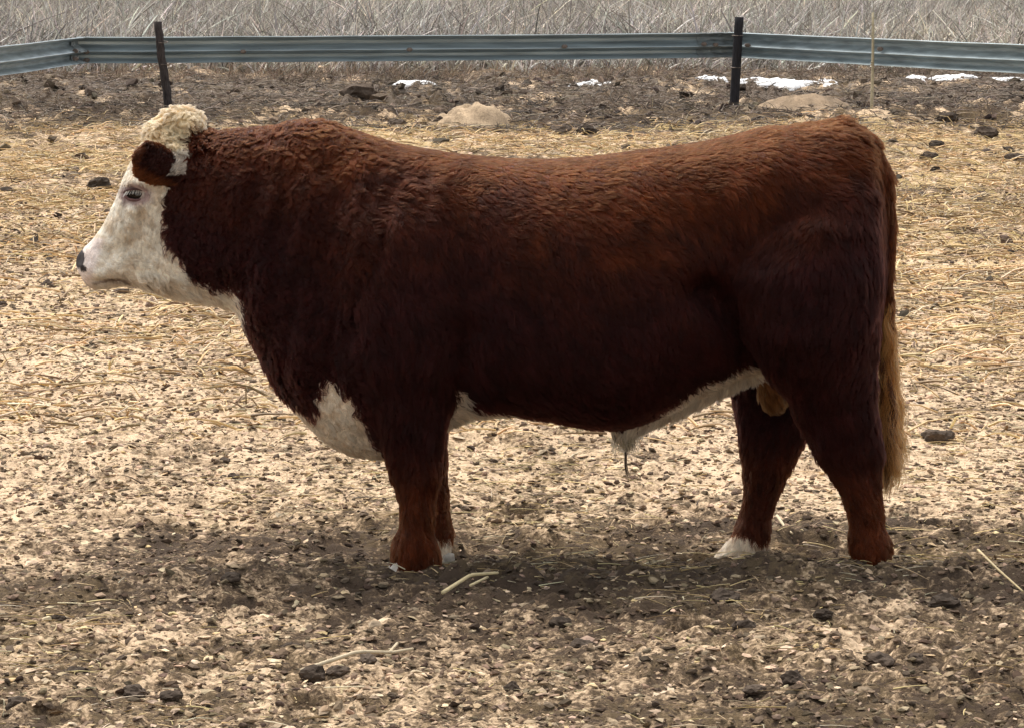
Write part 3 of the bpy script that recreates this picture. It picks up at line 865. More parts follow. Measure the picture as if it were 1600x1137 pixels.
def sd_torso(px, py, v):
    top, bot, mid, hw = t_top(px), t_bot(px), t_mid(px), t_hw(px)
    hw = np.maximum(hw, 0.004)
    rz = np.where(py < mid, np.maximum(mid - top, 3), np.maximum(bot - mid, 3)) / S
    dz = (mid - py) / S
    n = 2.35
    a = np.abs(v) / hw; b = np.abs(dz) / rz
    r = (a ** n + b ** n) ** (1 / n) + 1e-4
    p = np.sqrt(v * v + dz * dz)
    d = p * (1 - 1 / r)
    d = np.where(r < 0.05, -np.minimum(hw, rz), d)
    out = np.maximum(196 - px, px - 1383) / S
    return np.where(out > 0, np.maximum(d, 0) + out, d)

# head as a loft along the line poll -> muzzle
HA = np.array([255.0, 225.0]); HD = np.array([-127.0, 200.0]); HD /= np.linalg.norm(HD); HP = np.array([-HD[1], HD[0]]) * -1
HEAD = np.array([(-30, 0, 40, .05), (-15, -16, 60, .09), (6, -25, 75, .112), (40, -26, 85, .122), (70, -24, 90, .120), (112, -16, 95, .098), (156, -11, 92, .082), (188, -13, 84, .078), (208, -19, 70, .080),
                 (222, -20, 62, .076), (233, -15, 54, .064), (241, -2, 44, .046), (247, 10, 34, .022), (250, 18, 28, .006)])
h_a, h_b, h_w = (table(HEAD[:, 0], HEAD[:, i], 6) for i in (1, 2, 3))
def sd_head(px, py, v):
    t = (px - HA[0]) * HD[0] + (py - HA[1]) * HD[1]
    s = (px - HA[0]) * HP[0] + (py - HA[1]) * HP[1]
    a, b, hw = h_a(t), h_b(t), np.maximum(h_w(t), 0.004)
    c = (a + b) / 2; rs_ = np.maximum(b - a, 4) / 2 / S
    ds = (s - c) / S
    n = 2.3
    r = ((np.abs(v) / hw) ** n + (np.abs(ds) / rs_) ** n) ** (1 / n) + 1e-4
    p = np.sqrt(v * v + ds * ds)
    d = np.where(r < 0.05, -np.minimum(hw, rs_), p * (1 - 1 / r))
    out = np.maximum(-30 - t, t - 250) / S
    return np.where(out > 0, np.maximum(d, 0) + out, d)

LEGS = {
    'FN': [(300, 620, 670, -.19, .04), (390, 580, 700, -.245, .075), (480, 545, 714, -.270, .092), (560, 556, 714, -.258, .102), (620, 574, 704, -.235, .093), (660, 587, 697, -.226, .085), (700, 602, 690, -.218, .076), (742, 611, 690, -.212, .071),
           (782, 624, 679, -.207, .058), (822, 626, 675, -.203, .053), (848, 616, 683, -.202, .060), (872, 614, 685, -.2, .061), (890, 611, 685, -.2, .058), (897, 610, 684, -.2, .055)],
    'FF': [(430, 560, 700, .27, .06), (500, 560, 715, .255, .085), (580, 585, 708, .24, .09), (640, 603, 700, .225, .082), (690, 622, 697, .212, .072), (720, 634, 699, .206, .066), (760, 642, 697, .2, .058), (800, 647, 703, .198, .056),
           (830, 650, 709, .196, .058), (850, 650, 707, .195, .06), (870, 648, 702, .195, .058), (885, 646, 703, .195, .058)],
    'HN': [(300, 1230, 1372, -.17, .08), (360, 1186, 1376, -.225, .105), (430, 1150, 1377, -.252, .125), (520, 1160, 1373, -.246, .126), (570, 1190, 1366, -.224, .114), (620, 1228, 1369, -.196, .098), (660, 1252, 1372, -.182, .084),
           (704, 1270, 1382, -.172, .074), (742, 1297, 1377, -.166, .062), (780, 1318, 1376, -.162, .054), (818, 1331, 1380, -.16, .051), (850, 1329, 1393, -.16, .059), (875, 1335, 1389, -.16, .058), (895, 1334, 1388, -.16, .056)],
    'HF': [(360, 1180, 1370, .225, .105), (450, 1150, 1370, .25, .125), (540, 1140, 1320, .235, .12), (600, 1143, 1290, .2, .105), (650, 1149, 1270, .18, .09), (690, 1155, 1256, .168, .078), (730, 1160, 1238, .16, .067), (770, 1163, 1216, .155, .056),
           (805, 1157, 1204, .152, .053), (835, 1145, 1202, .15, .058), (855, 1131, 1196, .15, .059), (870, 1118, 1193, .15, .058), (884, 1108, 1188, .15, .055), (890, 1110, 1182, .15, .05)]}
LT = {}
for k, rows in LEGS.items():
    q = []
    for (py, xl, xr, yc, hy) in rows:
        a, b = conv(xl, py, yc), conv(xr, py, yc)
        q.append((a[1], a[0], b[0], yc, hy))
    q = np.array(q)
    LT[k] = [table(q[:, 0], q[:, i], 6) for i in (1, 2, 3, 4)] + [q[0, 0], q[-1, 0]]

def sd_leg(k, px, py, v):
    fl, fr, fy, fh, y0, y1 = LT[k]
    xl, xr, yc, hy = fl(py), fr(py), fy(py), fh(py)
    rx = (xr - xl) / 2 / S
    dx = (px - (xl + xr) / 2) / S; dy = v - yc
    r = np.sqrt((dx / rx) ** 2 + (dy / hy) ** 2) + 1e-4
    p = np.sqrt(dx * dx + dy * dy)
    d = np.where(r < 0.05, -np.minimum(rx, hy), p * (1 - 1 / r))
    out = np.maximum(y0 - py, py - y1) / S
    return np.where(out > 0, np.sqrt(np.maximum(d, 0) ** 2 + out ** 2) + np.minimum(d, 0) * 0, d)

def sd_ell(px, py, v, c, r):
    q = ((px - c[0]) / (r[0] * S)) ** 2 + ((py - c[1]) / (r[2] * S)) ** 2 + ((v - c[2]) / r[1]) ** 2
    q = np.sqrt(q) + 1e-5
    return (q - 1) * min(r)

def sd_cap(px, py, v, a, b, ra, rb, sy=1.0):
    """tapered capsule between (px,py,y) points, flattened in y by sy"""
    A = np.array([a[0] / S, a[1] / S, a[2] / sy]); B = np.array([b[0] / S, b[1] / S, b[2] / sy])
    ba = B - A
    x = px / S - A[0]; y = py / S - A[1]; z = v / sy - A[2]
    h = np.clip((x * ba[0] + y * ba[1] + z * ba[2]) / (ba @ ba), 0, 1)
    return np.sqrt((x - ba[0] * h) ** 2 + (y - ba[1] * h) ** 2 + (z - ba[2] * h) ** 2) - (ra + (rb - ra) * h)

def smin(a, b, k):
    h = np.clip(0.5 + 0.5 * (b - a) / k, 0, 1)
    return b + (a - b) * h - k * h * (1 - h)

EAR_B = np.array([292., 264., -.105]); EAR_T = np.array([224., 228., -.225])
def ear_frame(sgn):
    """origin, long axis, width axis, normal in design metres (u,v,-py)"""
    def D(p): return np.array([p[0] / S, sgn * p[2] * -1 if False else p[2] * (1 if sgn < 0 else -1), -p[1] / S])
    b, t = D(EAR_B), D(EAR_T)
    L = t - b; ln = np.linalg.norm(L); L /= ln
    W = np.array([-0.25, 0.0, -1.0]); W -= L * (W @ L); W /= np.linalg.norm(W)
    N = np.cross(L, W)
    return b, L, W, N, ln
def sd_ear(px, py, v, sgn):
    b, L, W, N, ln = ear_frame(sgn)
    x = px / S - b[0]; y = v - b[1]; z = -py / S - b[2]
    l = x * L[0] + y * L[1] + z * L[2]; ww = x * W[0] + y * W[1] + z * W[2]; nn = x * N[0] + y * N[1] + z * N[2]
    t = np.clip(l / ln, 0, 1)
    hw = 0.028 + 0.036 * np.maximum(np.sin(np.clip(t ** 1.25 * 0.98 + 0.02, 0, 1) * math.pi), 0) ** 0.75 - 0.012 * sstep(0.8, 1.0, t)
    ww = ww - 0.016 * np.sin(t * 2.6)
    hw = np.where(t > 0.93, hw * 0.97, hw)
    nn = nn + 6.0 * ww * ww * np.sin(t * math.pi)          # cupped
    th = 0.015
    q = np.sqrt((ww / hw) ** 2 + (nn / th) ** 2 + (np.maximum(np.abs(l - ln / 2) - ln / 2 + 0.03, 0) / 0.03) ** 2) + 1e-5
    return (q - 1) * th

def path_valley(px, py, pts, wdt):
    """closeness (0..1) to a polyline drawn on the flank"""
    best = np.full(np.broadcast(px, py).shape, 1e9, dtype=np.float32)
    for (a, b) in zip(pts[:-1], pts[1:]):
        ax, ay = a; bx, by = b
        h = np.clip(((px - ax) * (bx - ax) + (py - ay) * (by - ay)) / ((bx - ax) ** 2 + (by - ay) ** 2), 0, 1)
        best = np.minimum(best, (px - ax - (bx - ax) * h) ** 2 + (py - ay - (by - ay) * h) ** 2)
    return np.exp(-best / wdt ** 2)

PARTS = ['torso', 'head', 'FN', 'FF', 'HN', 'HF', 'poll', 'sheath', 'scrotum', 'tail', 'earN', 'earF']
def sd_all(px, py, v, want_parts=False):
    torso = sd_torso(px, py, v)
    av = np.abs(v)
    # creases and muscle relief on the flanks (both sides)
    side = sstep(0.10, 0.22, av)
    torso = torso + side * (0.105 * path_valley(px, py, [(1092, 440), (1118, 462), (1150, 505), (1180, 565)], 26)
                            + 0.030 * path_valley(px, py, [(735, 500), (722, 570), (715, 640)], 22)
                            + 0.024 * path_valley(px, py, [(515, 260), (520, 360), (505, 470), (520, 590)], 26)
                            + 0.010 * path_valley(px, py, [(560, 300), (700, 300), (760, 420)], 36)
                            - 0.022 * path_valley(px, py, [(600, 380), (640, 450), (620, 540)], 70)
                            - 0.012 * path_valley(px, py, [(900, 430), (960, 500), (940, 570)], 90)
                            - 0.022 * path_valley(px, py, [(1185, 262), (1195, 300)], 40)
                            + 0.012 * path_valley(px, py, [(1060, 300), (1120, 380)], 40))
    fm = sstep(330, 380, px) * sstep(760, 640, px) * sstep(235, 290, py) * sstep(640, 540, py)
    fo = noise3((px + 0.12 * (py - 400)) / 26.0, py / 120.0, np.sign(v) * 3.0 + 0 * px) + 0.6 * noise3((px + 0.2 * (py - 400)) / 13.0, py / 60.0, np.sign(v) * 5.0 + 0 * px)
    fm2 = sstep(1000, 1100, px) * sstep(1380, 1300, px) * sstep(230, 280, py) * sstep(640, 540, py)
    fo2 = noise3(px / 60.0, py / 50.0, np.sign(v) * 7.0 + 0 * px)
    torso = torso - side * (0.017 * fm * fo + 0.012 * fm2 * fo2)
    head = sd_head(px, py, v)
    head = head + 0.016 * path_valley(px, py, [(206, 304), (228, 299)], 11) * sstep(0.07, 0.09, av)      # eye socket
    head = head - 0.017 * path_valley(px, py, [(204, 281), (238, 282)], 10) * sstep(0.07, 0.1, av)     # brow
    head = head + 0.016 * path_valley(px, py, [(176, 398), (212, 372), (232, 335)], 13) * sstep(0.04, 0.07, av)  # hollow of the cheek
    head = head - 0.020 * np.exp(-((px - 252) / 32) ** 2 - ((py - 365) / 42) ** 2) * sstep(0.03, 0.08, av) - 0.014 * path_valley(px, py, [(210, 326), (203, 368)], 8) * sstep(0.03, 0.06, av) - 0.012 * np.exp(-((px - 158) / 16) ** 2 - ((py - 424) / 12) ** 2) * sstep(0.02, 0.05, av)
    head = head + 0.006 * noise3(px / 16.0, py / 9.0, v * 10.0) * sstep(0.03, 0.06, av)
    head = head + 0.013 * path_valley(px, py, [(150, 434), (172, 437), (205, 433)], 3.5) * sstep(0.01, 0.03, av)  # mouth
    head = head + 0.016 * path_valley(px, py, [(124, 398), (127, 406)], 5) * sstep(0.018, 0.03, av) * (1 - sstep(0.055, 0.065, av))  # nostril
    legs = {k: sd_leg(k, px, py, v) for k in LT}
    lr = 0.007 * noise3(px / 14.0, py / 34.0, v * 16.0)
    for k in legs: legs[k] = legs[k] + lr
    poll = np.minimum(sd_ell(px, py, v, (283, 192, 0), (.058, .07, .036)), sd_ell(px, py, v, (256, 206, 0), (.045, .075, .03)))
    sheath = smin(sd_cap(px, py, v, (972, 668, 0), (1060, 632, 0), .034, .03, 1.0), sd_cap(px, py, v, (1060, 632, 0), (1192, 574, 0), .03, .022, 1.3), 0.02)
    sheath = smin(sheath, sd_cap(px, py, v, (972, 668, 0), (980, 684, 0), .026, .014), 0.015)
    scro = smin(sd_ell(px, py, v, (1208, 606, 0.0), (.046, .058, .066)), sd_ell(px, py, v, (1200, 570, 0), (.04, .05, .05)), 0.03)
    tail = sd_cap(px, py, v, (1215, 226, 0), (1314, 206, 0), .036, .036)
    for a, b, ra, rb in (((1314, 206, 0), (1353, 230, 0), .036, .035), ((1353, 230, 0), (1380, 280, 0), .035, .028), ((1380, 280, 0), (1385, 360, 0), .028, .024), ((1385, 360, 0), (1384, 470, 0), .024, .020), ((1384, 470, 0), (1385, 560, 0), .02, .013), ((1385, 560, 0), (1390, 640, 0), .013, .008)):
        tail = smin(tail, sd_cap(px, py, v, a, b, ra, rb), 0.01)
    ears = [sd_ear(px, py, v, -1), sd_ear(px, py, v, 1)]
    jawmuzz = smin(torso, head, 0.03)
    d = smin(jawmuzz, poll, 0.02)
    for k in LT: d = smin(d, legs[k], 0.045 if k[0] == 'F' else 0.030)
    d = smin(d, sheath, 0.025); d = smin(d, scro, 0.02); d = smin(d, tail, 0.014)
    for e in ears: d = smin(d, e, 0.012)
    if want_parts:
        return d, np.stack([torso, head, legs['FN'], legs['FF'], legs['HN'], legs['HF'], poll, sheath, scro, tail] + ears, 0)
    return d

def d2w(px, py, v):
    x, z = at(px, py, 0.0)
    return np.stack([x, v, z], -1)

def surface_nets(lo, hi, h):
    nx, ny, nz = [int(math.ceil((hi[i] - lo[i]) / h)) + 1 for i in range(3)]
    u = lo[0] + np.arange(nx) * h; v = lo[1] + np.arange(ny) * h; ww = lo[2] + np.arange(nz) * h
    px = (800 + u * S).astype(np.float32)[:, None, None]; py = (890 - ww * S).astype(np.float32)[None, None, :]
    G = np.empty((nx, ny, nz), dtype=np.float32)
    CH = 24
    for i in range(0, ny, CH):
        G[:, i:i + CH] = sd_all(px, py, v[i:i + CH].astype(np.float32)[None, :, None])
    Sg = G < 0
    c = [Sg[i:nx - 1 + i, j:ny - 1 + j, k:nz - 1 + k] for i in (0, 1) for j in (0, 1) for k in (0, 1)]
    cnt = sum(a.astype(np.int8) for a in c)
    act = (cnt > 0) & (cnt < 8)
    idx = np.full(act.shape, -1, dtype=np.int64); ids = np.argwhere(act)
    idx[act] = np.arange(len(ids))
    acc = np.zeros((len(ids), 3)); num = np.zeros(len(ids))
    I, J, K = ids.T
    corners = [(i, j, k) for i in (0, 1) for j in (0, 1) for k in (0, 1)]
    for a in corners:
        for ax in range(3):
            if a[ax] == 0:
                b = list(a); b[ax] = 1
                ga = G[I + a[0], J + a[1], K + a[2]]; gb = G[I + b[0], J + b[1], K + b[2]]
                m = (ga < 0) != (gb < 0)
                t = ga / (ga - gb + 1e-12)
                p = np.tile(np.array(a, float), (len(ids), 1)); p[:, ax] = t
                acc[m] += p[m]; num[m] += 1
    P_ = (ids + acc / num[:, None]) * h + np.array(lo)
    quads = []
    for ax in range(3):
        o1, o2 = [(1, 2), (2, 0), (0, 1)][ax]
        sl0 = [slice(None)] * 3; sl1 = [slice(None)] * 3
        sl0[ax] = slice(0, -1); sl1[ax] = slice(1, None)
        A, B = Sg[tuple(sl0)], Sg[tuple(sl1)]
        e = np.argwhere(A != B)
        e = e[(e[:, o1] > 0) & (e[:, o2] > 0) & (e[:, o1] < act.shape[o1]) & (e[:, o2] < act.shape[o2])]
        flip = A[tuple(e.T)]
        def cell(d1, d2):
            q = e.copy(); q[:, o1] -= d1; q[:, o2] -= d2
            return idx[tuple(q.T)]
        Q = np.stack([cell(1, 1), cell(0, 1), cell(0, 0), cell(1, 0)], 1)
        Q[~flip] = Q[~flip][:, ::-1]
        quads.append(Q)
    return P_, np.concatenate(quads)

BV, BF = surface_nets((-1.36, -0.46, -0.06), (1.26, 0.46, 1.47), 0.0085)
# light smoothing
E = np.concatenate([BF[:, [0, 1]], BF[:, [1, 2]], BF[:, [2, 3]], BF[:, [3, 0]]])
for it in range(3):
    a = np.zeros_like(BV); n_ = np.zeros(len(BV))
    for k in range(3):
        a[:, k] = np.bincount(E[:, 0], BV[E[:, 1], k], len(BV)) + np.bincount(E[:, 1], BV[E[:, 0], k], len(BV))
    n_ = np.bincount(E[:, 0], minlength=len(BV)) + np.bincount(E[:, 1], minlength=len(BV))
    BV = BV + 0.5 * (a / n_[:, None] - BV)
VPX, VPY, VY = 800 + BV[:, 0] * S, 890 - BV[:, 2] * S, BV[:, 1]
BW = d2w(VPX, VPY, VY)

def in_poly(px, py, poly):
    r = np.zeros(np.shape(px), dtype=bool)
    n = len(poly); j = n - 1
    for i in range(n):
        xi, yi = poly[i]; xj, yj = poly[j]
        c = ((yi > py) != (yj > py)) & (px < (xj - xi) * (py - yi) / (yj - yi + 1e-9) + xi)
        r ^= c; j = i
    return r

FACE = [(60, 150), (308, 150), (326, 188), (300, 200), (292, 222), (292, 250), (290, 275), (272, 290), (266, 320), (262, 350), (268, 380), (290, 400), (302, 415), (325, 432), (345, 440), (372, 442), (380, 455), (384, 500), (370, 520), (60, 520)]
BRISK = [(505, 575), (528, 592), (556, 600), (572, 640), (610, 720), (640, 740), (560, 740), (430, 640), (446, 622), (470, 628), (480, 640), (492, 646), (500, 620)]
UNDER = [(690, 700), (700, 640), (716, 595), (732, 602), (726, 628), (770, 630), (800, 640), (850, 652), (860, 700)]
SHEA = [(925, 675), (985, 672), (1020, 640), (1060, 605), (1120, 578), (1160, 560), (1192, 562), (1200, 585), (1150, 610), (1080, 660), (1010, 700), (950, 710)]

def hide_colour(px, py, v, parts, rs, strand=True):
    """hide colour at design points: the bull's own markings"""
    n = len(px)
    jx = 3 * noise3(px / 9, py / 9, v * 60) + 9 * noise3(px / 34, py / 34, v * 18); jy = 3 * noise3(px / 9 + 40, py / 9, v * 60) + 9 * noise3(px / 34, py / 34 + 7, v * 18)
    if strand:
        jx = jx + rs.normal(0, 3.5, n); jy = jy + rs.normal(0, 3.5, n)
    qx, qy = px + jx * 0.7, py + jy * 0.7
    pid = np.argmin(parts, 0)
    nm = np.array(PARTS)[pid]
    isleg = np.isin(nm, ['FN', 'FF', 'HN', 'HF'])
    ear = np.isin(nm, ['earN', 'earF'])
    white = in_poly(qx, qy, FACE) & ~ear & ~isleg
    white |= in_poly(qx, qy, BRISK) & ~np.isin(nm, ['FN', 'FF'])
    white |= (py > 624 + 5 * noise3(px / 9, py / 20, v * 20)) & (px < 620) & ~isleg & (np.abs(v) < 0.2) & (px > 440) & (py > 600 + (px - 440) * 0.8)
    white |= in_poly(qx, qy, UNDER) & ~isleg
    white |= (in_poly(qx, qy, SHEA) & ~isleg) | (nm == 'sheath')
    white |= (~isleg) & (qy > t_bot(px) - 30 * sstep(815, 720, px)) & (px > 690) & (px < 812)
    # white socks
    white |= (nm == 'HF') & (qy > 846 + 0.18 * (qx - 1150))
    white |= (nm == 'FF') & (qy > 856) & (px > 660)
    white |= (nm == 'FN') & (py > 868) & (px < 622 + 0.5 * (py - 880))
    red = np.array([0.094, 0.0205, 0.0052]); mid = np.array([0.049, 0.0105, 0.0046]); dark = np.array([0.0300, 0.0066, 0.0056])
    # coat's own lighter back and darker flank, with skylight and shade painted in
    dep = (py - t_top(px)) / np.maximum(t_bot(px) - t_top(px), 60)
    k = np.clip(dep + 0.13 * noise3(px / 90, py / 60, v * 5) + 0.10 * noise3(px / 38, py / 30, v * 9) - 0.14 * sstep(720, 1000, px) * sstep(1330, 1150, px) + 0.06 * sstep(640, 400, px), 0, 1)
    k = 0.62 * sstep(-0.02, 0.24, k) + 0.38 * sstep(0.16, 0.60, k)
    k = np.where(isleg & (py > 560), 0.10 + 0.90 * sstep(800, 650, py), k)  # redder lower legs, dark upper legs: bounce light and shade put into the colour
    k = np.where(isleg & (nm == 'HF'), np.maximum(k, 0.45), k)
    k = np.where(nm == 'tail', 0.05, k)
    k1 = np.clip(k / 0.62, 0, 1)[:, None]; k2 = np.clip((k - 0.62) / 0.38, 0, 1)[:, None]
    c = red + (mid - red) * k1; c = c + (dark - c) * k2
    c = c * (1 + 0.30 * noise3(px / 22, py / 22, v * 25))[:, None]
    orange = np.array([0.19, 0.075, 0.024])
    # ear: dark velvet back, foxy fringe, pale hairs at the root
    b_, L_, W_, N_, ln_ = ear_frame(-1)
    eu = (px / S - b_[0]); ez = (-py / S - b_[2]); ev = -np.abs(v) - b_[1]
    et = (eu * L_[0] + ev * L_[1] + ez * L_[2]) / ln_; ew = np.abs(eu * W_[0] + ev * W_[1] + ez * W_[2])
    rim = np.clip(sstep(0.028, 0.050, ew) + sstep(0.80, 1.0, et), 0, 1)[:, None]
    c = np.where(ear[:, None], np.array([0.030, 0.0085, 0.0055]) * (1 - rim) + np.array([0.135, 0.040, 0.013]) * rim, c)
    pale = ear & (et < 0.26 + 0.10 * noise3(px / 8, py / 8, v * 50)) & (py < 268)
    c = np.where((nm == 'scrotum')[:, None], orange * 1.0, c)
    c = np.where(((nm == 'tail') & (py > 480))[:, None], c + (orange - c) * sstep(480, 600, py)[:, None], c)
    if strand:
        c = c * rs.uniform(0.65, 1.45, (n, 1)) * rs.uniform(0.93, 1.07, (n, 3))
    wcol = np.array([0.86, 0.79, 0.66])
    # yellower in the curls of the poll, dirt stained on brisket and feet
    wc = np.broadcast_to(wcol, (n, 3)).copy()
    stain = np.clip(sstep(-0.1, 0.6, noise3(px / 16, py / 10, v * 20)) + 0.7 * sstep(0.1, 0.5, noise3(px / 7 + 3, py / 4, v * 40)), 0, 1.3)[:, None]
    wc = wc * (1 - 0.24 * stain * np.array([0.7, 0.95, 1.2]))
    wc = np.where(((nm == 'poll') | (py < 232))[:, None], wc * np.array([1.06, 0.98, 0.80]), wc)
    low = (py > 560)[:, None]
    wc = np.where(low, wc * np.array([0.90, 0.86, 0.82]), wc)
    muzzle = np.array([0.80, 0.68, 0.63])
    pinkm = sstep(165, 150, px + 0.3 * (py - 400)) * (py > 370) * (py < 452)
    wc = wc + (muzzle - wc) * (pinkm * 0.8)[:, None]
    if strand:
        wc = wc * rs.uniform(0.82, 1.12, (n, 1))
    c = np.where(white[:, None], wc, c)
    c = np.where(pale[:, None], np.array([0.55, 0.48, 0.40]) * (rs.uniform(0.5, 1.2, (n, 1)) if strand else 1), c)
    lips = np.exp(-((py - (441 - 6 * np.sin((px - 150) / 60 * 3.14))) / 3.8) ** 2) * sstep(142, 152, px) * sstep(212, 200, px) * (np.abs(v) < 0.09)
    c = c + (np.array([0.12, 0.075, 0.058]) - c) * (0.9 * lips * white)[:, None]
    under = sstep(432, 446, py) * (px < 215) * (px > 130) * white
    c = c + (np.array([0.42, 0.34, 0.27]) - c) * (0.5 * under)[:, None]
    # dark nostril and pale eyelid skin
    nos = (np.hypot(px - 126, (py - 402) * 0.60) < 10) & (px < 139) & ~isleg
    nos2 = (np.hypot((px - 134) * 0.9, (py - 417) * 0.8) < 5)
    c = np.where((nos | nos2)[:, None], np.array([0.035, 0.028, 0.028]), c)
    lid = np.exp(-((np.hypot((px - 217) * 0.62, py - 300) - 12) / 6.0) ** 2) * (py < 328)
    c = c + (np.array([0.30, 0.185, 0.18]) - c) * (0.85 * lid * white)[:, None]
    tear = np.exp(-((px - 201) / 4.0) ** 2 - ((py - 314) / 9.0) ** 2)
    c = c + (np.array([0.22, 0.14, 0.12]) - c) * (0.6 * tear)[:, None]
    return c, white, nm

rsb = np.random.RandomState(77)
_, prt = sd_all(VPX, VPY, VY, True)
bc, _, _ = hide_colour(VPX, VPY, VY, prt, rsb, strand=False)
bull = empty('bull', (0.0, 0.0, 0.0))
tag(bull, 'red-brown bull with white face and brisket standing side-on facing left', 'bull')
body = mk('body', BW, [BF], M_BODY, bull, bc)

# ------------------------------------------------------------------ coat: one curve per tuft of hair
def hair_curves(name, P_, rad, cols, mat, parent):
    """P_ (n,k,3) world points"""
    n, k, _ = P_.shape
    cu = bpy.data.hair_curves.new(name)
    cu.add_curves([k] * n)
    pw = np.array(parent_world(parent), dtype=np.float32)
    cu.attributes['position'].data.foreach_set('vector', (P_.astype(np.float32) - pw).reshape(-1, 3).ravel())
    ra = cu.attributes.get('radius') or cu.attributes.new('radius', 'FLOAT', 'POINT')
    ra.data.foreach_set('value', np.asarray(rad, dtype=np.float32).ravel())
    ca = cu.attributes.new('col', 'FLOAT_COLOR', 'CURVE')
    c = np.ones((n, 4), dtype=np.float32); c[:, :3] = cols
    ca.data.foreach_set('color', c.ravel())
    o = bpy.data.objects.new(name, cu)
    COL.objects.link(o)
    cu.materials.append(mat)
    o.parent = parent
    return o

def norm(a): return a / (np.linalg.norm(a, axis=-1, keepdims=True) + 1e-9)

TR = np.concatenate([BF[:, [0, 1, 2]], BF[:, [0, 2, 3]]])
# vertex normals in world
fn = np.cross(BW[TR[:, 1]] - BW[TR[:, 0]], BW[TR[:, 2]] - BW[TR[:, 0]])
VN = np.stack([np.bincount(TR.ravel(), np.repeat(fn[:, k], 3), len(BW)) for k in range(3)], 1)
VN = norm(VN)

def sample_roots(n, seed, weight=None):
    rs = np.random.RandomState(seed)
    ar = np.linalg.norm(fn, axis=1)
    if weight is not None: ar = ar * weight[TR].mean(1)
    cdf = np.cumsum(ar); t = np.searchsorted(cdf, rs.rand(n) * cdf[-1])
    a, b = rs.rand(n), rs.rand(n); m = a + b > 1; a[m] = 1 - a[m]; b[m] = 1 - b[m]
    T = TR[t]; bw = np.stack([1 - a - b, a, b], 1)[..., None]
    mixv = lambda A: (A[T] * bw).sum(1)
    return rs, mixv(BW), norm(mixv(VN)), mixv(VPX[:, None])[:, 0], mixv(VPY[:, None])[:, 0], mixv(VY[:, None])[:, 0]

def fields(px, py, v, nm, white, N, rs):
    n = len(px)
    isleg = np.isin(nm, ['FN', 'FF', 'HN', 'HF'])
    ear = np.isin(nm, ['earN', 'earF'])
    face = (nm == 'head') | ((px < 380) & white)
    neck = (px < 730) & ~face & ~isleg
    L = np.full(n, 0.030)
    nw = sstep(720, 500, px) * neck.astype(float)
    L = L + 0.010 * nw
    L = np.where(isleg, np.where(py > 700, 0.024, 0.030), L)
    L = np.where(face, 0.012, L)
    L = np.where(face & (px < 175), 0.006, L)
    L = np.where(face & (py > 420) & (px > 215), 0.034, L)
    L = np.where((np.hypot(px - 218, py - 300) < 20) & face, 0.006, L)
    L = np.where((nm == 'poll') | (face & (py < 232)), 0.036, L)
    L = np.where((px > 250) & (px < 335) & (py < 235) & ~ear, 0.040, L)
    L = np.where(ear, 0.014, L)
    L = np.where(nm == 'sheath', 0.030, L)
    L = np.where(white & (px > 430) & (px < 620), 0.022, L)
    L = np.where(nm == 'scrotum', 0.030, L)
    L = np.where(nm == 'tail', 0.03, L)
    L = np.where((px > 1230) & (px < 1340) & (py < 240), 0.036, L)
    L = L + 0.012 * sstep(40, 10, py - t_top(px)) * sstep(330, 360, px) * sstep(640, 560, px)
    L = np.where(isleg & (py > 862), 0.020, L)
    dx = np.full(n, 0.55); dz = np.full(n, -0.75); dy = np.zeros(n)
    dep = (py - t_top(px)) / np.maximum(t_bot(px) - t_top(px), 60)
    top = sstep(0.30, 0.05, dep)
    dx = dx + 0.5 * top; dz = dz + 0.55 * top
    dx = dx + (0.35 - dx) * nw; dz = dz + (-0.95 + 0.5 * top - dz) * nw
    dx = np.where(isleg, 0.12, dx); dz = np.where(isleg, -1.0, dz)
    hip = (nm == 'HN') | (nm == 'HF')
    dx = np.where(hip & (py < 620), -0.1, dx)
    # face: hair runs from the brow down and back along the cheek
    dx = np.where(face, 0.35 - 0.5 * sstep(300, 200, py), dx); dz = np.where(face, -0.9, dz)
    dx = np.where(face & (py > 400), 0.8, dx); dz = np.where(face & (py > 400), -0.6, dz)
    dx = np.where(ear, -0.9, dx); dz = np.where(ear, 0.1, dz); dy = np.where(ear, np.sign(v) * 0.9, dy)
    dx = np.where(nm == 'sheath', 0.0, dx); dz = np.where(nm == 'sheath', -1, dz)
    dx = np.where(nm == 'tail', 0.08, dx); dz = np.where(nm == 'tail', -1, dz)
    tailtop = (nm == 'tail') & (py < 230)
    dx = np.where(tailtop, 0.8, dx); dz = np.where(tailtop, -0.3, dz)
    curl = np.full(n, 0.22)
    curl = np.where((px > 640) & (px < 1050) & ~isleg, 0.30, curl)
    curl = curl + (0.72 - curl) * nw
    curl = np.where((nm == 'poll') | ((px < 335) & (py < 235)), 0.95, curl)
    curl = np.where(face & (py > 232), 0.55, curl)
    curl = np.where(face & (px < 175), 0.1, curl)
    curl = np.where(isleg | ear, 0.22, curl)
    lift = np.full(n, 0.42)
    lift = np.where((nm == 'poll') | ((px > 240) & (px < 335) & (py < 235)), 0.95, lift)
    lift = np.where((py < t_top(px) + 14) & (px > 330), 0.40 + 0.18 * sstep(640, 500, px) + 0.25 * (px > 1230), lift)
    lift = np.where(face & (px < 190), 0.2, lift)
    return L, norm(np.stack([dx, dy, dz], 1)), curl, lift

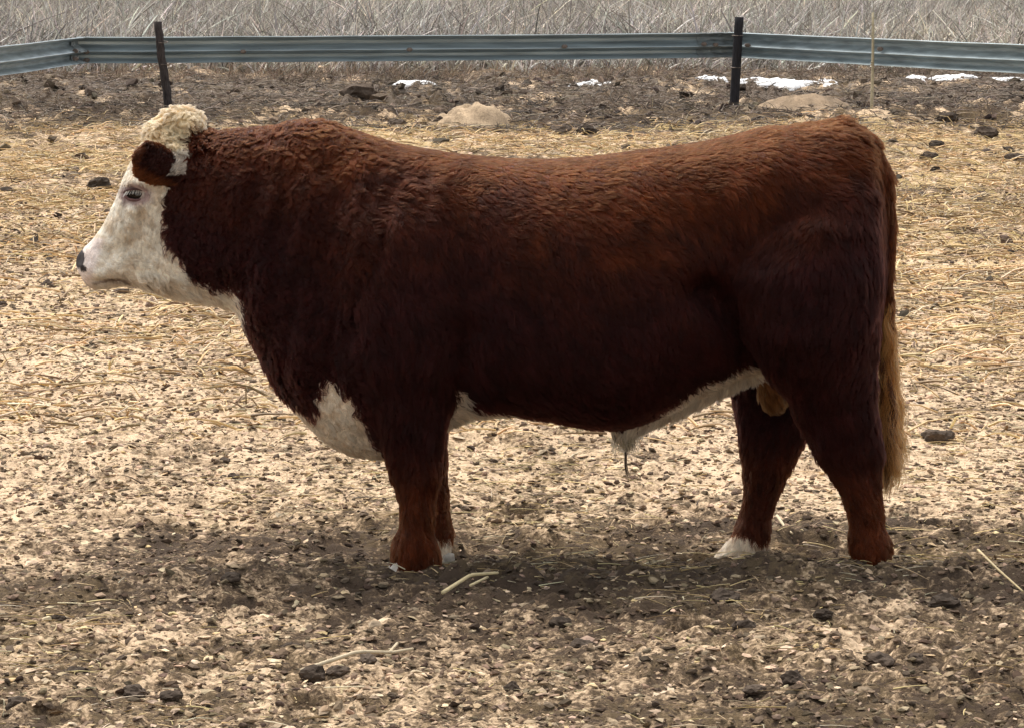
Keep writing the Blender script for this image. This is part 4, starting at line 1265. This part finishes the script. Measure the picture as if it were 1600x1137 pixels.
def make_coat(name, n, seed, K=6, radius=0.0009, wfn=None, clump_n=24000, lmul=1.0, clump_amt=0.85):
    wv = np.ones(len(BW)) if wfn is None else wfn()
    rs, P_, N, px, py, v = sample_roots(n, seed, wv)
    _, parts = sd_all(px, py, v, True)
    cols, white, nm = hide_colour(px, py, v, parts, rs, True)
    # bare wet nose and the eye opening stay free of hair
    bare = ((px < 136) & (py > 386) & (py < 432) & (np.abs(v) < 0.07)) | (np.hypot((px - 218) * 0.8, py - 300.5) < 13) & (np.abs(v) > 0.07)
    k = ~bare
    P_, N, px, py, v, cols, white, nm = P_[k], N[k], px[k], py[k], v[k], cols[k], white[k], nm[k]
    n = len(P_)
    L, D, curl, lift = fields(px, py, v, nm, white, N, rs)
    # swirl of the coat: slow variation plus lock-sized waviness
    a1 = 0.55 * noise3(P_[:, 0] * 5, P_[:, 1] * 5, P_[:, 2] * 5) + curl * 1.5 * noise3(P_[:, 0] * 17 + 9, P_[:, 1] * 17, P_[:, 2] * 13) + curl * 0.9 * noise3(P_[:, 0] * 38, P_[:, 1] * 38 + 3, P_[:, 2] * 30)
    Dt = norm(D - N * (D * N).sum(1)[:, None])
    Bt = np.cross(N, Dt)
    D2 = Dt * np.cos(a1)[:, None] + Bt * np.sin(a1)[:, None]
    B2 = np.cross(N, D2)
    # locks
    kd_i = rs.choice(n, min(clump_n, n // 4), replace=False)
    kd = KDTree(len(kd_i))
    for i, q in enumerate(P_[kd_i]): kd.insert(q, i)
    kd.balance()
    cl = np.fromiter((kd.find(q)[1] for q in P_), dtype=np.int64, count=n)
    ci = kd_i[cl]
    tone = 1 + 0.26 * (rs.rand(len(kd_i))[cl] * 2 - 1) * np.where(white, 0.7, 1.0)
    tone = tone * (1 + 0.30 * noise3(P_[:, 0] * 55, P_[:, 1] * 55, P_[:, 2] * 22) * np.where(white, 0.5, 1.0))
    cols = cols * tone[:, None]
    L = L * rs.uniform(0.65, 1.2, n) * (0.8 + 0.4 * rs.rand(len(kd_i))[cl]) * lmul
    ph = rs.rand(len(kd_i))[cl] * 6.283
    s = np.linspace(0, 1, K)[None, :]
    lf = lift[:, None] * (1 - 0.75 * s) * (0.7 + 0.6 * rs.rand(n))[:, None]
    ds = L[:, None] / (K - 1)
    wav = curl[:, None] * 1.7 * np.sin(ph[:, None] + s * (4.0 + 2.5 * curl[:, None]) )
    step = (D2[:, None] * (np.cos(lf) * np.cos(wav))[..., None] + N[:, None] * np.sin(lf)[..., None] + B2[:, None] * (np.cos(lf) * np.sin(wav))[..., None]) * ds[..., None]
    C_ = np.concatenate([P_[:, None], P_[:, None] + np.cumsum(step[:, 1:], 1)], 1)
    # pull tips together into locks
    clp = (clump_amt * (0.32 + 0.68 * np.clip(curl, 0, 1)))[:, None] * s ** 1.1
    target = P_[ci][:, None] + (C_[ci] - C_[ci][:, :1]) * (L / L[ci])[:, None, None]
    near = (np.linalg.norm(P_ - P_[ci], axis=1) < 0.03)[:, None]
    C_ = C_ + (target - C_) * (clp * near)[..., None]
    # sag of long hair
    C_[..., 2] -= (s ** 2) * (L * 0.12)[:, None]
    r = radius * (1 - 0.72 * s ** 1.5) * rs.uniform(0.75, 1.25, (n, 1))
    return hair_curves(name, C_, r, cols, M_FUR, body)

def nearside():
    # a little sparser on the side nobody stands at, denser on head
    wv = np.where(BW[:, 1] > 0.12, 0.55, 1.0)
    wv = np.where(VPX < 390, wv * 2.4, wv)
    return wv
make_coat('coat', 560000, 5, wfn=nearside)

# ------------------------------------------------------------------ long hair: tail switch, poll curls, sheath tuft, lashes
def long_hair(name, roots, dirs, L, K, curl, freq, radius, cols, seed, grav=0.5, phase_groups=40, lock=None):
    rs = np.random.RandomState(seed)
    n = len(roots)
    g = rs.randint(0, phase_groups, n) if lock is None else lock
    ph = (rs.rand(max(phase_groups, int(g.max()) + 1)) * 6.283)[g]
    s = np.linspace(0, 1, K)
    d = norm(dirs)
    side = norm(np.cross(d, np.array([0.1, 1, 0.05])))
    b2 = np.cross(d, side)
    P_ = np.empty((n, K, 3))
    P_[:, 0] = roots
    for k in range(1, K):
        dd = norm(d + np.array([0, 0, -1.0]) * grav * s[k])
        wv = curl * np.sin(ph + freq * s[k]); wv2 = curl * 0.7 * np.cos(ph * 1.3 + freq * s[k])
        P_[:, k] = P_[:, k - 1] + norm(dd + side * wv[:, None] + b2 * wv2[:, None]) * (L / (K - 1))[:, None]
    r = radius * (1 - 0.7 * s[None] ** 1.5) * rs.uniform(0.7, 1.2, (n, 1))
    return hair_curves(name, P_, r, cols, M_FUR, body)

rs = np.random.RandomState(91)
n = 7500
NL = 60
lk = rs.randint(0, NL, n)
lt = rs.rand(NL) ** 0.8; lx = rs.normal(0, 4.2, NL); ly = rs.normal(0, 0.016, NL); lL = rs.uniform(0.75, 1.25, NL)
ldx = rs.normal(0.05, 0.085, NL); ldy = rs.normal(0, 0.12, NL)
t = np.clip(lt[lk] + rs.normal(0, 0.03, n), 0, 1)
pxs = np.interp(t, [0, 0.4, 1], [1384, 1387, 1393]) + lx[lk] * (0.5 + 0.5 * t) + rs.normal(0, 2.2, n); pys = np.interp(t, [0, 1], [440, 660])
rt = d2w(pxs, pys, ly[lk] + rs.normal(0, 0.008, n))
Lw = rs.uniform(0.12, 0.23, n) * (0.75 + 0.4 * t) * lL[lk]
dr = np.stack([ldx[lk] + rs.normal(0, 0.06, n), ldy[lk] + rs.normal(0, 0.05, n), -np.ones(n)], 1)
oc = np.array([0.34, 0.120, 0.028]); dk = np.array([0.085, 0.027, 0.010]); yl = np.array([0.58, 0.31, 0.095])
ltone = rs.rand(NL)
mixk = np.clip(ltone[lk] * 0.9 + 0.15 * rs.rand(n), 0, 1)[:, None]
cc = np.where((ltone[lk] < 0.28)[:, None], dk, oc + (yl - oc) * (mixk - 0.3) * 1.15) * rs.uniform(0.7, 1.3, (n, 1))
long_hair('tail_switch', rt, dr, Lw, 16, 0.40, 10.5, 0.0010, cc, 3, grav=0.3, lock=lk)
# last thin strands below the switch
n = 160
rt = d2w(1389 + rs.normal(0, 2, n), 690 + rs.normal(0, 6, n), rs.normal(0, 0.006, n))
dr = np.stack([rs.normal(-0.02, 0.03, n), rs.normal(0, 0.02, n), -np.ones(n)], 1)
long_hair('tail_tip', rt, dr, rs.uniform(0.09, 0.17, n), 10, 0.14, 6.0, 0.0010, np.tile(np.array([[0.16, 0.075, 0.03]]), (n, 1)) * rs.uniform(0.6, 1.3, (n, 1)), 13, grav=0.2, phase_groups=3)

# sheath tuft with its dark wet wick
n = 420
q = rs.rand(n) + 0.12
rt = d2w(978 + rs.normal(0, 10, n), 680 + rs.normal(0, 5, n), rs.normal(0, 0.012, n))
dr = np.stack([rs.normal(0.05, 0.25, n), rs.normal(0, 0.2, n), -np.ones(n)], 1)
cc = np.where((q < 0.25)[:, None], np.array([0.07, 0.05, 0.035]), np.array([0.50, 0.42, 0.28])) * rs.uniform(0.7, 1.2, (n, 1))
long_hair('belly_tuft', rt, dr, rs.uniform(0.02, 0.055, n), 8, 0.3, 5.0, 0.001, cc, 4, grav=0.6)
n = 26
rt = d2w(981 + rs.normal(0, 0.8, n), 690 + rs.normal(0, 3, n), rs.normal(0, 0.003, n))
dr = np.stack([np.full(n, 0.03), rs.normal(0, 0.01, n), -np.ones(n)], 1)
long_hair('wet_wick', rt, dr, rs.uniform(0.095, 0.125, n), 10, 0.18, 4.0, 0.0011, np.tile(np.array([[0.035, 0.025, 0.018]]), (n, 1)), 6, grav=0.2, phase_groups=2)

# ------------------------------------------------------------------ eyes
M_EYE = mat_plain('dark eye', (0.010, 0.007, 0.006), 0.12, 0.4, var=0.3, scale=60)
def find_side(px, py, sgn):
    v = np.linspace(0.02, 0.2, 400) * sgn
    d = sd_all(np.full(400, px), np.full(400, py), v)
    return v[np.argmax(d > 0)]
uv, uf = ico_sub(*ico(), 3)
for sgn in (-1, 1):
    vs = find_side(218, 300, sgn)
    c0 = d2w(np.array(217.5), np.array(300.5), np.array(vs - sgn * 0.010))
    ey = mk('eye', uv * np.array([0.031, 0.024, 0.0225]) + c0, [uf], M_EYE, bull)
    # lids: half-shells round the eyeball
    lid = MB()
    a = np.linspace(math.pi * 0.02, math.pi * 0.98, 15)
    up = np.stack([c0[0] + 0.034 * np.cos(a), c0[1] + sgn * (0.012 + 0.013 * np.sin(a)), c0[2] + 0.003 + 0.013 * np.sin(a)], 1)
    tube_into(lid, up, 0.0050, n=6, c=(0.10, 0.055, 0.05))
    lo_ = np.stack([c0[0] + 0.033 * np.cos(a), c0[1] + sgn * (0.010 + 0.011 * np.sin(a)), c0[2] - 0.003 - 0.0145 * np.sin(a)], 1)
    tube_into(lid, lo_, 0.0042, n=6, c=(0.16, 0.085, 0.08))
    lid.build('eyelid', M_BODY, ey)
    n = 30
    rr = np.random.RandomState(8)
    tt = rr.uniform(0.12, 0.9, n) * math.pi
    rt = np.stack([c0[0] + 0.029 * np.cos(tt), np.full(n, c0[1] + sgn * 0.024), c0[2] + 0.004 + 0.012 * np.sin(tt)], 1)
    dr = np.stack([-0.25 + 0.5 * np.cos(tt) * 0.6, np.full(n, sgn * 0.75), -0.75 + rr.normal(0, 0.1, n)], 1)
    cu = long_hair('eyelash', rt, dr, rr.uniform(0.016, 0.026, n), 5, 0.05, 2.0, 0.0009, np.tile(np.array([[0.70, 0.66, 0.58]]), (n, 1)), 8, grav=0.1)
    cu.parent = ey

# ------------------------------------------------------------------ hooves
def hoof(px0, px1, py_top, py_bot, yc, mat, hy=0.055, toe=0.5):
    """cloven hoof: two claws pointing left"""
    mb = MB()
    xa, zb = at(px0, py_bot, yc); xb, _ = at(px1, py_bot, yc); _, zt = at(px0, py_top, yc)
    Ln = xb - xa
    for sgn in (-1, 1):
        n, m = 14, 7
        a = np.linspace(0, 2 * math.pi, n, endpoint=False)
        V = []
        for k in range(m):
            t = k / (m - 1)
            z = zb + (zt - zb) * t
            shrink = 1 - 0.34 * t
            front = xa + Ln * 0.42 * t * toe * 1.6
            back = xb - Ln * 0.05 * t
            cx = (front + back) / 2; hx = (back - front) / 2
            ex = np.sign(np.cos(a)) * np.abs(np.cos(a)) ** 0.8
            tap = 1 - 0.35 * np.clip(-np.cos(a), 0, 1)
            V.append(np.stack([cx + hx * ex, yc + sgn * hy * 0.52 + np.sin(a) * hy * 0.47 * shrink ** 0.5 * tap, np.full(n, z)], 1))
        V.append(np.array([[(V[-1][:, 0]).mean(), yc + sgn * hy * 0.5, zt + 0.006]]))
        V = np.concatenate(V)
        i = np.arange(n); j = (i + 1) % n
        b = mb.n
        mb.add(V, np.concatenate([np.stack([k * n + i, k * n + j, (k + 1) * n + j, (k + 1) * n + i], 1) for k in range(m - 1)]))
        mb.F.append(np.stack([(m - 1) * n + i, (m - 1) * n + j, np.full(n, m * n)], 1) + b)
    return mb.build('hoof', mat, bull)
hoof(597, 684, 866, 897, -.20, M_HOOF)
hoof(650, 713, 862, 886, .195, M_HOOF)
hoof(1325, 1390, 862, 896, -.16, M_HOOFD)
hoof(1096, 1182, 864, 892, .15, M_HOOF)
